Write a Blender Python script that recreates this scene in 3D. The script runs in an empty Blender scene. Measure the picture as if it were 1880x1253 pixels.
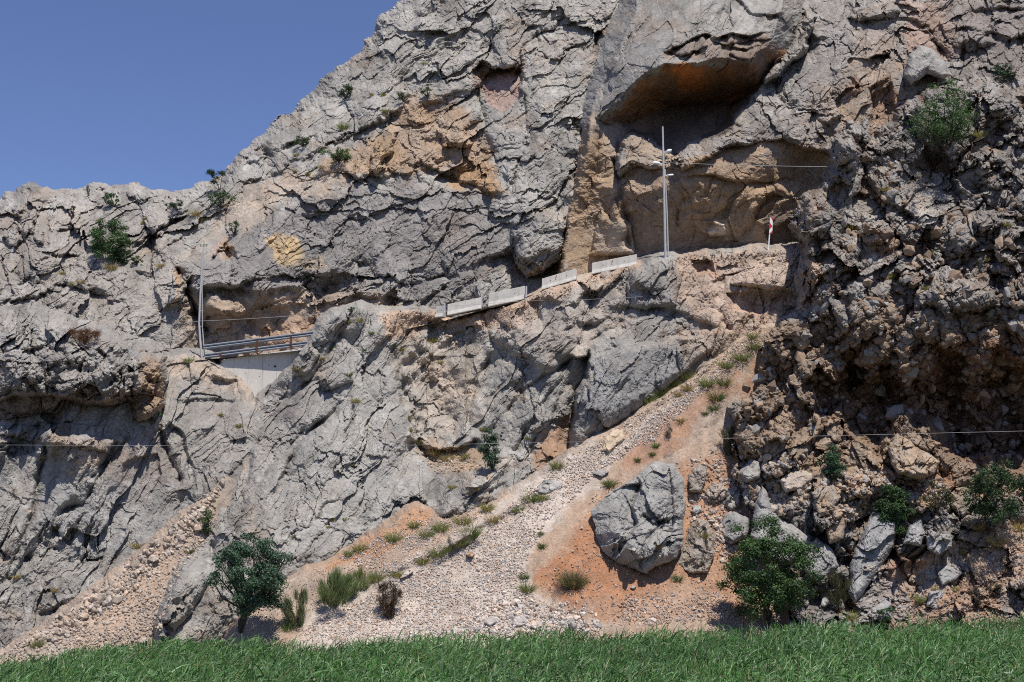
import bpy, math, random
import numpy as np
f32 = np.float32
scene = bpy.context.scene
COL = scene.collection

# ------------------------------------------------------------------ camera model (real lens, used to place things in metres)
LENS, TILT, CAMZ = 50.0, math.radians(9.0), 6.5
PW, PH = 1880.0, 1253.0
FPX = LENS / 36.0 * PW
CT, ST = math.cos(TILT), math.sin(TILT)

def at(u, v, Y):
    """world point at distance Y that the photo shows at column u, row v"""
    a = (u - PW / 2) / FPX
    b = (PH / 2 - v) / FPX
    t = Y / (CT - b * ST)
    return a * t, Y, CAMZ + (ST + b * CT) * t

def at3(u, v, Y):
    x, y, z = at(float(u), float(v), float(Y))
    return np.array([x, y, z])

def G(Y):
    """distances below were first laid out for a gentler slope; the cliffs stand steeper than that"""
    Y = np.asarray(Y, float)
    return np.where(Y > 76, 76 + (Y - 76) * 0.62, Y)

def atg(u, v, Y):
    return at3(u, v, float(G(Y)))

def mpp(Y):
    return Y / FPX

# ------------------------------------------------------------------ noise
def _hash(ix, iy, seed):
    h = (ix.astype(np.uint32) * np.uint32(374761393) + iy.astype(np.uint32) * np.uint32(668265263)
         + np.uint32((seed * 2246822519 + 974711) & 0xFFFFFFFF))
    h = (h ^ (h >> np.uint32(13))) * np.uint32(1274126177)
    h = (h ^ (h >> np.uint32(15))) * np.uint32(2246822519)
    return h ^ (h >> np.uint32(16))

def _r(h):
    return (h & np.uint32(0xFFFFFF)).astype(f32) * f32(1.0 / 16777216.0)

def vnoise(x, y, seed=0):
    fx, fy = np.floor(x), np.floor(y)
    ix, iy = fx.astype(np.int32), fy.astype(np.int32)
    tx, ty = (x - fx).astype(f32), (y - fy).astype(f32)
    tx = tx * tx * tx * (tx * (tx * 6 - 15) + 10)
    ty = ty * ty * ty * (ty * (ty * 6 - 15) + 10)
    a, b = _r(_hash(ix, iy, seed)), _r(_hash(ix + 1, iy, seed))
    c, d = _r(_hash(ix, iy + 1, seed)), _r(_hash(ix + 1, iy + 1, seed))
    return ((a + (b - a) * tx) * (1 - ty) + (c + (d - c) * tx) * ty) * 2 - 1

def fbm(x, y, octv=4, seed=0, gain=0.5):
    s, amp, tot = 0, 1.0, 0.0
    for o in range(octv):
        s = s + amp * vnoise(x * 2.03 ** o + o * 17.3, y * 2.03 ** o - o * 9.1, seed + o * 31)
        tot += amp
        amp *= gain
    return s / tot

def cells(x, y, seed=0):
    """nearest jittered cell: planar facet height, cell random, distance to border, F1"""
    fx, fy = np.floor(x).astype(np.int32), np.floor(y).astype(np.int32)
    d1 = np.full(x.shape, 9e9, f32); d2 = np.full(x.shape, 9e9, f32)
    bh = np.zeros(x.shape, np.uint32); bx = np.zeros(x.shape, f32); by = np.zeros(x.shape, f32)
    for j in (-1, 0, 1):
        for i in (-1, 0, 1):
            cx, cy = fx + i, fy + j
            h = _hash(cx, cy, seed)
            px = cx + 0.12 + 0.76 * _r(h)
            py = cy + 0.12 + 0.76 * _r(h * np.uint32(2654435761) ^ (h >> np.uint32(7)))
            dx, dy = (x - px).astype(f32), (y - py).astype(f32)
            d = dx * dx + dy * dy
            m = d < d1
            d2 = np.where(m, d1, np.minimum(d2, d))
            d1 = np.where(m, d, d1)
            bh = np.where(m, h, bh); bx = np.where(m, dx, bx); by = np.where(m, dy, by)
    h2 = bh * np.uint32(747796405) + np.uint32(2891336453); h2 ^= h2 >> np.uint32(15)
    h3 = h2 * np.uint32(2654435761) + np.uint32(97); h3 ^= h3 >> np.uint32(14)
    h4 = h3 * np.uint32(2246822519) + np.uint32(13); h4 ^= h4 >> np.uint32(13)
    gx, gy, o = _r(h2) * 2 - 1, _r(h3) * 2 - 1, _r(h4) * 2 - 1
    return gx * bx + gy * by + 0.35 * o, o, np.sqrt(d2) - np.sqrt(d1), np.sqrt(d1)

def facet(x, y, seed=0, a=0.5):
    """continuous cut-stone relief: planes meeting in sharp arrises (second value: in sharp grooves)"""
    fx, fy = np.floor(x).astype(np.int32), np.floor(y).astype(np.int32)
    mn = np.full(x.shape, 9e9, f32); mx = np.full(x.shape, -9e9, f32)
    for j in (-1, 0, 1):
        for i in (-1, 0, 1):
            cx, cy = fx + i, fy + j
            h = _hash(cx, cy, seed)
            h2 = h * np.uint32(747796405) + np.uint32(2891336453); h2 ^= h2 >> np.uint32(15)
            h3 = h2 * np.uint32(2654435761) + np.uint32(97); h3 ^= h3 >> np.uint32(14)
            h4 = h3 * np.uint32(2246822519) + np.uint32(13); h4 ^= h4 >> np.uint32(13)
            dx = (x - cx - 0.12 - 0.76 * _r(h)).astype(f32); dy = (y - cy - 0.12 - 0.76 * _r(h3)).astype(f32)
            pl = 0.5 * (_r(h2) * 2 - 1) + (_r(h4) * 1.3 - 0.65) * dx + (_r(h4 * np.uint32(40503) ^ (h2 >> np.uint32(9))) * 1.3 - 0.65) * dy
            q = a * (dx * dx + dy * dy) * 2.2
            mn = np.minimum(mn, pl + q); mx = np.maximum(mx, pl - q)
    return mn, mx

def sstep(a, b, x):
    t = np.clip((x - a) / (b - a), 0, 1)
    return t * t * (3 - 2 * t)

# ------------------------------------------------------------------ fields drawn in photo columns / rows
class Field:
    def __init__(self, fn, box, st=4.0, fill=None):
        self.box, self.st = box, st
        us = np.arange(box[0], box[2] + st, st, dtype=f32); vs = np.arange(box[1], box[3] + st, st, dtype=f32)
        self.nu, self.nv = len(us), len(vs)
        U, V = np.meshgrid(us, vs)
        self.a = fn(U.ravel(), V.ravel()).reshape(self.nv, self.nu).astype(f32)
    def __call__(self, u, v):
        x = np.clip((u - self.box[0]) / self.st, 0, self.nu - 1.001); y = np.clip((v - self.box[1]) / self.st, 0, self.nv - 1.001)
        i, j = x.astype(np.int32), y.astype(np.int32)
        tx, ty = x - i, y - j
        a = self.a
        return (a[j, i] * (1 - tx) + a[j, i + 1] * tx) * (1 - ty) + (a[j + 1, i] * (1 - tx) + a[j + 1, i + 1] * tx) * ty

def poly_sdf(poly):
    P = np.array(poly, f32)
    def fn(u, v):
        best = np.full(u.shape, 1e12, f32); inside = np.zeros(u.shape, bool)
        for k in range(len(P)):
            ax, ay = P[k]; bx, by = P[(k + 1) % len(P)]
            ex, ey = bx - ax, by - ay
            t = np.clip(((u - ax) * ex + (v - ay) * ey) / max(ex * ex + ey * ey, 1e-6), 0, 1)
            d = (u - ax - t * ex) ** 2 + (v - ay - t * ey) ** 2
            best = np.minimum(best, d)
            c = (ay > v) != (by > v)
            xi = ax + (v - ay) / (ey if abs(ey) > 1e-9 else 1e-9) * ex
            inside ^= c & (u < xi)
        return np.where(inside, 1, -1) * np.sqrt(best)
    return fn

def bbox(pts, m):
    P = np.array(pts)
    return (P[:, 0].min() - m, P[:, 1].min() - m, P[:, 0].max() + m, P[:, 1].max() + m)

def line_field(pts):
    """signed distance to a polyline (positive on its lower / right-hand side when drawn left to right) and position 0..1 along it"""
    P = np.array(pts, f32)
    L = np.concatenate([[0], np.cumsum(np.hypot(*(P[1:] - P[:-1]).T))]); T = L[-1]
    def fn(u, v):
        best = np.full(u.shape, 1e12, f32); sg = np.ones(u.shape, f32); tt = np.zeros(u.shape, f32)
        for k in range(len(P) - 1):
            ax, ay = P[k]; ex, ey = P[k + 1] - P[k]
            q = ex * ex + ey * ey
            t = np.clip(((u - ax) * ex + (v - ay) * ey) / q, 0, 1)
            d = (u - ax - t * ex) ** 2 + (v - ay - t * ey) ** 2
            m = d < best
            best = np.where(m, d, best)
            sg = np.where(m, np.sign(ex * (v - ay) - ey * (u - ax) + 1e-6), sg)
            tt = np.where(m, (L[k] + t * math.sqrt(q)) / T, tt)
        return sg * np.sqrt(best), tt
    return fn

def tps(ctrl):
    C = np.array(ctrl, float)
    s = 300.0
    X = C[:, :2] / s
    def ker(r2):
        return np.where(r2 > 1e-12, r2 * np.log(np.maximum(r2, 1e-12)) * 0.5, 0)
    n = len(C)
    K = ker(((X[:, None] - X[None]) ** 2).sum(-1)) + np.eye(n) * 0.02
    P = np.hstack([np.ones((n, 1)), X])
    A = np.block([[K, P], [P.T, np.zeros((3, 3))]])
    w = np.linalg.solve(A, np.concatenate([C[:, 2], np.zeros(3)]))
    def fn(u, v):
        x, y = u / s, v / s
        o = w[n] + w[n + 1] * x + w[n + 2] * y
        for k in range(n):
            o = o + w[k] * ker((x - X[k, 0]) ** 2 + (y - X[k, 1]) ** 2)
        return o
    return fn

# ------------------------------------------------------------------ scene helpers
def tag(o, label=None, cat=None, group=None, kind=None):
    for k, val in (('label', label), ('category', cat), ('group', group), ('kind', kind)):
        if val:
            o[k] = val
    return o

def mesh_obj(name, verts, faces, mat, parent=None, col=None, smooth=False):
    """verts (n,3); faces (m,3) or (m,4) array or list of such arrays"""
    me = bpy.data.meshes.new(name)
    verts = np.asarray(verts, f32)
    fl = [np.asarray(f, np.int32) for f in (faces if isinstance(faces, list) and isinstance(faces[0], np.ndarray) else [np.asarray(faces)]) if len(f)]
    me.vertices.add(len(verts)); me.vertices.foreach_set('co', verts.ravel())
    li = np.concatenate([f.ravel() for f in fl])
    tot = np.concatenate([np.full(len(f), f.shape[1], np.int32) for f in fl])
    st = np.concatenate([[0], np.cumsum(tot)[:-1]]).astype(np.int32)
    me.loops.add(len(li)); me.loops.foreach_set('vertex_index', li)
    me.polygons.add(len(tot)); me.polygons.foreach_set('loop_start', st); me.polygons.foreach_set('loop_total', tot)
    if smooth:
        me.polygons.foreach_set('use_smooth', np.ones(len(tot), bool))
    else:
        me.polygons.foreach_set('use_smooth', np.zeros(len(tot), bool))
    if col is not None:
        at_ = me.attributes.new('Col', 'FLOAT_COLOR', 'POINT')
        c4 = np.ones((len(verts), 4), f32); c4[:, :3] = col
        at_.data.foreach_set('color', c4.ravel())
    me.update(calc_edges=True); me.validate()
    o = bpy.data.objects.new(name, me); COL.objects.link(o)
    if mat: me.materials.append(mat)
    if parent is not None:
        o.parent = parent
        o.location = -np.array(parent.location)
    return o

def empty(name, loc):
    o = bpy.data.objects.new(name, None); COL.objects.link(o)
    o.location = [float(q) for q in loc]; o.empty_display_size = 0.3
    return o

class MB:
    """collects boxes, tubes, prisms into one mesh"""
    def __init__(self): self.v, self.f3, self.f4, self.n = [], [], [], 0
    def add(self, v, f):
        v = np.asarray(v, float); f = np.asarray(f)
        (self.f3 if f.shape[1] == 3 else self.f4).append(f + self.n)
        self.v.append(v); self.n += len(v)
    def frame_box(self, o, ax, ay, az):
        """box from corner o along three edge vectors"""
        o, ax, ay, az = [np.asarray(q, float) for q in (o, ax, ay, az)]
        v = [o, o + ax, o + ax + ay, o + ay, o + az, o + ax + az, o + ax + ay + az, o + ay + az]
        self.add(v, [[0, 3, 2, 1], [4, 5, 6, 7], [0, 1, 5, 4], [1, 2, 6, 5], [2, 3, 7, 6], [3, 0, 4, 7]])
    def extrude(self, prof, o, ex, ey, ez):
        """profile points (a,b) in axes ex,ez swept along ey"""
        n = len(prof)
        o, ex, ey, ez = [np.asarray(q, float) for q in (o, ex, ey, ez)]
        A = np.array([o + a * ex + b * ez for a, b in prof]); B = A + ey
        v = np.vstack([A, B])
        self.add(v, [[i, (i + 1) % n, n + (i + 1) % n, n + i] for i in range(n)])
        c = np.vstack([A, A.mean(0)]); self.add(c, [[(i + 1) % n, i, n] for i in range(n)])
        c = np.vstack([B, B.mean(0)]); self.add(c, [[i, (i + 1) % n, n] for i in range(n)])
    def tube(self, pts, rad, seg=8, cap=True):
        P = np.array(pts, float); m = len(P)
        R = np.full(m, rad) if np.isscalar(rad) else np.array(rad, float)
        rings = []
        for i in range(m):
            d = P[min(i + 1, m - 1)] - P[max(i - 1, 0)]; d = d / (np.linalg.norm(d) + 1e-9)
            h = np.array([0, 0, 1.0]) if abs(d[2]) < 0.9 else np.array([1.0, 0, 0])
            a = np.cross(d, h); a /= np.linalg.norm(a); b = np.cross(d, a)
            th = np.arange(seg) * 2 * math.pi / seg
            rings.append(P[i] + R[i] * (np.cos(th)[:, None] * a + np.sin(th)[:, None] * b))
        v = np.vstack(rings)
        f = [[i * seg + k, i * seg + (k + 1) % seg, (i + 1) * seg + (k + 1) % seg, (i + 1) * seg + k] for i in range(m - 1) for k in range(seg)]
        self.add(v, f)
        if cap:
            for i, fl in ((0, 1), (m - 1, 0)):
                c = np.vstack([rings[i], P[i]])
                self.add(c, [[k, (k + 1) % seg, seg] if not fl else [(k + 1) % seg, k, seg] for k in range(seg)])
    def build(self, name, mat, parent=None, col=None, smooth=False):
        v = np.vstack(self.v)
        fs = []
        if self.f4: fs.append(np.vstack(self.f4))
        if self.f3: fs.append(np.vstack(self.f3))
        return mesh_obj(name, v, fs, mat, parent, col, smooth)

# ------------------------------------------------------------------ materials
def mat_nodes(name):
    m = bpy.data.materials.new(name); m.use_nodes = True
    nt = m.node_tree; nt.nodes.clear()
    out = nt.nodes.new('ShaderNodeOutputMaterial')
    bs = nt.nodes.new('ShaderNodeBsdfPrincipled')
    nt.links.new(bs.outputs[0], out.inputs[0])
    return m, nt, bs

def N(nt, t, **kw):
    n = nt.nodes.new(t)
    for k, val in kw.items():
        if k.startswith('i_'):
            n.inputs[k[2:].replace('_', ' ')].default_value = val
        else:
            setattr(n, k, val)
    return n

def rock_material(name, fine=7.0, lo=0.72, hi=1.2, bump=0.5, bumpdist=0.06):
    m, nt, bs = mat_nodes(name)
    co = N(nt, 'ShaderNodeTexCoord')
    geo = N(nt, 'ShaderNodeNewGeometry')
    at_ = N(nt, 'ShaderNodeAttribute', attribute_name='Col')
    n1 = N(nt, 'ShaderNodeTexNoise', i_Scale=fine, i_Detail=6.0, i_Roughness=0.68)
    n2 = N(nt, 'ShaderNodeTexNoise', i_Scale=fine * 0.23, i_Detail=5.0, i_Roughness=0.62)
    n2.inputs['Distortion'].default_value = 0.6
    for n in (n1, n2): nt.links.new(geo.outputs['Position'], n.inputs['Vector'])
    r1 = N(nt, 'ShaderNodeMapRange'); r1.inputs[1].default_value = 0.3; r1.inputs[2].default_value = 0.7; r1.inputs[3].default_value = lo; r1.inputs[4].default_value = hi
    nt.links.new(n1.outputs[0], r1.inputs[0])
    r2 = N(nt, 'ShaderNodeMapRange'); r2.inputs[1].default_value = 0.3; r2.inputs[2].default_value = 0.7; r2.inputs[3].default_value = 0.82; r2.inputs[4].default_value = 1.14
    nt.links.new(n2.outputs[0], r2.inputs[0])
    mu = N(nt, 'ShaderNodeMath', operation='MULTIPLY'); nt.links.new(r1.outputs[0], mu.inputs[0]); nt.links.new(r2.outputs[0], mu.inputs[1])
    sc = N(nt, 'ShaderNodeVectorMath', operation='SCALE'); nt.links.new(at_.outputs['Vector'], sc.inputs[0]); nt.links.new(mu.outputs[0], sc.inputs['Scale'])
    nt.links.new(sc.outputs[0], bs.inputs['Base Color'])
    bs.inputs['Roughness'].default_value = 0.92
    bs.inputs['Specular IOR Level'].default_value = 0.25
    nb = N(nt, 'ShaderNodeTexNoise', i_Scale=fine * 1.4, i_Detail=8.0, i_Roughness=0.7)
    nt.links.new(geo.outputs['Position'], nb.inputs['Vector'])
    bp = N(nt, 'ShaderNodeBump', i_Strength=bump, i_Distance=bumpdist)
    nt.links.new(nb.outputs[0], bp.inputs['Height']); nt.links.new(bp.outputs[0], bs.inputs['Normal'])
    return m

def flat_material(name, col, rough=0.6, metal=0.0, noise=0.12, scale=6.0, bump=0.0, stain=None):
    m, nt, bs = mat_nodes(name)
    geo = N(nt, 'ShaderNodeNewGeometry')
    n1 = N(nt, 'ShaderNodeTexNoise', i_Scale=scale, i_Detail=5.0, i_Roughness=0.65)
    nt.links.new(geo.outputs['Position'], n1.inputs['Vector'])
    cr = N(nt, 'ShaderNodeMapRange'); cr.inputs[1].default_value = 0.3; cr.inputs[2].default_value = 0.7; cr.inputs[3].default_value = 1 - noise; cr.inputs[4].default_value = 1 + noise
    nt.links.new(n1.outputs[0], cr.inputs[0])
    sc = N(nt, 'ShaderNodeVectorMath', operation='SCALE'); sc.inputs[0].default_value = col
    nt.links.new(cr.outputs[0], sc.inputs['Scale'])
    src = sc.outputs[0]
    if stain:
        mp = N(nt, 'ShaderNodeMapping'); mp.inputs['Scale'].default_value = (3.0, 3.0, 0.25)
        nt.links.new(geo.outputs['Position'], mp.inputs['Vector'])
        n2 = N(nt, 'ShaderNodeTexNoise', i_Scale=1.6, i_Detail=4.0); nt.links.new(mp.outputs[0], n2.inputs['Vector'])
        r = N(nt, 'ShaderNodeMapRange'); r.inputs[1].default_value = 0.5; r.inputs[2].default_value = 0.75; r.inputs[4].default_value = 0.6
        nt.links.new(n2.outputs[0], r.inputs[0])
        mx = N(nt, 'ShaderNodeMix', data_type='RGBA'); nt.links.new(r.outputs[0], mx.inputs['Factor'])
        nt.links.new(src, mx.inputs[6]); mx.inputs[7].default_value = (*stain, 1)
        src = mx.outputs[2]
    nt.links.new(src, bs.inputs['Base Color'])
    bs.inputs['Roughness'].default_value = rough; bs.inputs['Metallic'].default_value = metal
    if bump:
        bp = N(nt, 'ShaderNodeBump', i_Strength=bump, i_Distance=0.03)
        nt.links.new(n1.outputs[0], bp.inputs['Height']); nt.links.new(bp.outputs[0], bs.inputs['Normal'])
    return m

def leaf_material(name, rough=0.5, transl=0.3):
    m, nt, bs = mat_nodes(name)
    at_ = N(nt, 'ShaderNodeAttribute', attribute_name='Col')
    nt.links.new(at_.outputs['Color'], bs.inputs['Base Color'])
    bs.inputs['Roughness'].default_value = rough
    bs.inputs['Specular IOR Level'].default_value = 0.4
    out = [n for n in nt.nodes if n.type == 'OUTPUT_MATERIAL'][0]
    tr = N(nt, 'ShaderNodeBsdfTranslucent')
    hs = N(nt, 'ShaderNodeHueSaturation'); hs.inputs['Value'].default_value = 1.2; hs.inputs['Saturation'].default_value = 1.1
    nt.links.new(at_.outputs['Color'], hs.inputs['Color']); nt.links.new(hs.outputs[0], tr.inputs[0])
    mx = N(nt, 'ShaderNodeMixShader'); mx.inputs[0].default_value = transl
    nt.links.new(bs.outputs[0], mx.inputs[1]); nt.links.new(tr.outputs[0], mx.inputs[2]); nt.links.new(mx.outputs[0], out.inputs[0])
    return m

M_ROCK = rock_material('limestone', 5.0, 0.72, 1.22, 0.6, 0.07)
M_SOIL = rock_material('scree_soil', 9.0, 0.62, 1.3, 0.8, 0.06)
M_STONE = rock_material('loose_stone', 14.0, 0.8, 1.15, 0.4, 0.03)
M_LEAF = leaf_material('leaves', 0.5, 0.25)
M_REED = leaf_material('reed_leaves', 0.45, 0.25)
M_BARK = flat_material('bark', (0.06, 0.045, 0.035), 0.9, 0, 0.3, 14, 0.5)
M_CONC = flat_material('weathered_concrete', (0.50, 0.48, 0.44), 0.85, 0, 0.14, 3.0, 0.3, (0.34, 0.32, 0.28))
M_CONC2 = flat_material('cast_concrete', (0.60, 0.57, 0.52), 0.8, 0, 0.1, 4.0, 0.2, (0.5, 0.46, 0.40))
M_STEEL = flat_material('galvanised_steel', (0.30, 0.33, 0.38), 0.45, 0.5, 0.1, 5.0)
M_RUST = flat_material('rusty_steel', (0.085, 0.038, 0.028), 0.8, 0.1, 0.35, 9.0)
M_POLE = flat_material('pole_grey', (0.46, 0.46, 0.46), 0.6, 0.3, 0.1, 3.0)
M_WHITE = flat_material('white_enamel', (0.82, 0.82, 0.80), 0.35, 0, 0.04, 5.0)
M_RED = flat_material('red_sheeting', (0.50, 0.02, 0.03), 0.45, 0, 0.08, 5.0)
M_ORANGE = flat_material('orange_lens', (0.45, 0.11, 0.01), 0.3, 0, 0.2, 9.0)
M_WIRE = flat_material('cable_sheath', (0.40, 0.40, 0.40), 0.5, 0.2, 0.05, 3.0)
M_GROUND = flat_material('river_mud', (0.06, 0.055, 0.035), 0.9, 0, 0.3, 1.5)
# ------------------------------------------------------------------ rock masses
STEP = 1.2
ZB_ST = 2.0
ZB_U0, ZB_V0 = -100.0, -100.0
ZB = np.full((750, 1050), 1e6, f32)          # nearest surface distance met so far, for standing things on the rock

def zb_write(u, v, Y):
    i = ((u - ZB_U0) / ZB_ST).astype(int); j = ((v - ZB_V0) / ZB_ST).astype(int)
    ok = (i >= 0) & (j >= 0) & (i < ZB.shape[1]) & (j < ZB.shape[0])
    np.minimum.at(ZB, (j[ok], i[ok]), Y[ok].astype(f32))

def surf(u, v, r=1):
    i = int((u - ZB_U0) / ZB_ST); j = int((v - ZB_V0) / ZB_ST)
    for dj in range(0, 14):
        w = ZB[max(j + dj - r, 0):j + dj + r + 1, max(i - r, 0):i + r + 1]
        w = w[w < 1e5]
        if len(w): return float(np.median(w))
    return 120.0

GREY = (0.245, 0.238, 0.228); LIGHT = (0.36, 0.345, 0.322); DARK = (0.16, 0.153, 0.148); BLUE = (0.225, 0.225, 0.225)
OCHRE = (0.38, 0.245, 0.135); BROWN = (0.20, 0.135, 0.085); BEIGE = (0.37, 0.30, 0.235); RUST = (0.30, 0.135, 0.055)
YELL = (0.52, 0.37, 0.19); PINK = (0.42, 0.32, 0.26); SOIL = (0.46, 0.235, 0.125); SAND = (0.48, 0.33, 0.22); GRAV = (0.50, 0.43, 0.37)

OCT_CRAG = [(6.5, 2.6, 0.22), (2.7, 2.2, 0.16), (1.1, 1.15, 0.11), (0.46, 0.46, 0.05), (0.2, 0.15, 0.02)]

def ridged(x, y, octv, seed, gain=0.55):
    s_, amp, tot = 0, 1.0, 0.0
    for o in range(octv):
        s_ = s_ + amp * (1 - 2 * np.abs(vnoise(x * 2.1 ** o + o * 11.7, y * 2.1 ** o + o * 5.3, seed + o * 29)))
        tot += amp; amp *= gain
    return s_ / tot

def rock_height(x, y, rough, seed, ang, stretch, knob=0.0):
    a = math.radians(ang)
    s = x * math.cos(a) - y * math.sin(a)
    t = x * math.sin(a) + y * math.cos(a)
    w1 = fbm(x * 0.35, y * 0.35, 3, seed + 5); w2 = fbm(x * 0.35 + 40, y * 0.35, 3, seed + 6)
    w3 = fbm(x * 1.6, y * 1.6, 4, seed + 7, 0.6); w4 = fbm(x * 1.6 + 40, y * 1.6, 4, seed + 8, 0.6)
    H = 0.7 * fbm(x * 0.13, y * 0.13, 3, seed + 9)
    pat = np.clip(0.75 + 1.1 * fbm(x * 0.3, y * 0.3, 3, seed + 14), 0.15, 1.6)      # calm and broken patches
    pat2 = np.clip(0.55 + 1.7 * fbm(x * 0.8 + 3, y * 0.8, 3, seed + 15), 0.0, 1.8)
    tint = 0; clast = 0
    for k, (L, amp, cr) in enumerate(OCT_CRAG):
        xs = s / stretch + 0.9 * w1 + 0.07 * w3 * min(1, L); yt = t + 0.9 * w2 + 0.07 * w4 * min(1, L)
        f, o, e, f1 = cells(xs / L, yt / L, seed + 100 + 13 * k)
        r = rough * pat if k > 0 else np.maximum(rough, 0.16)
        mn, mx = facet(xs / L + 7.7, yt / L + 3.1, seed + 200 + 13 * k)
        brk = np.clip(rough * 1.6, 0, 1)
        H = H + r * (amp * ((0.08 + 0.42 * brk) * f + 0.36 * mn + (0.2 * mx if k < 2 else 0.15 * mx)) - brk * cr * 0.35 * pat2 * np.exp(-(e / 0.06) ** 2))
        if k in (1, 2, 3): tint = tint + o * (0.05, 0.07, 0.07)[k - 1]
    if not np.isscalar(knob):
        for k, (L, amp) in enumerate([(3.4, 1.5), (1.5, 0.75), (0.65, 0.26), (0.28, 0.08)]):
            xs = s / (1 + 0.4 * (stretch - 1)) + 0.7 * w1 + 0.34 * w3 * min(1, L); yt = t + 0.7 * w2 + 0.34 * w4 * min(1, L)
            f, o, e, f1 = cells(xs / L, yt / L, seed + 300 + 13 * k)
            dome = np.sqrt(np.clip(1 - (f1 / 0.72) ** 2, 0, 1))
            H = H + knob * amp * (dome - 0.6 + 0.7 * f + 0.5 * o)
            tint = tint + knob * o * (0.05, 0.10, 0.12, 0.10)[k]
            clast = clast + (dome - 0.62 + 0.35 * o) * (0.5, 1.0, 0.9, 0.5)[k]
    H = H + (0.10 + rough * pat) * 0.20 * ridged(s * 0.7 / stretch + 0.3 * w3, t * 1.15 + 0.3 * w4, 6, seed + 41, 0.6)
    H = H + (0.22 + 0.6 * rough * pat) * 0.07 * ridged(s * 3.4 / stretch + 0.5 * w4, t * 4.6 + 0.5 * w3, 4, seed + 42, 0.68)
    H = H + (0.3 + 0.5 * rough) * 0.055 * fbm(x * 5.5, y * 5.5, 3, seed + 43, 0.75)
    H = H + (0.10 + 0.5 * rough) * 0.42 * ridged(s * 0.09 + 0.05 * w3, t * 0.42 + 0.10 * w4, 3, seed + 44, 0.55)      # long ribs along the bedding
    # thin joints following the bedding and crossing it, broken off by patches
    for sd, fx_, fy_, dp in ((51, 0.09, 0.8, 0.10), (52, 0.5, 0.12, 0.06)):
        q = fbm(s * fx_ + 0.12 * w3, t * fy_ + 0.12 * w4, 3, seed + sd)
        m = sstep(0.0, 0.3, fbm(x * 0.4, y * 0.4, 2, seed + sd + 7))
        H = H - m * dp * np.minimum(1.2, 0.06 + 1.6 * rough * rough) * np.exp(-(q / 0.014) ** 2)
    return H, tint, clast

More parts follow.
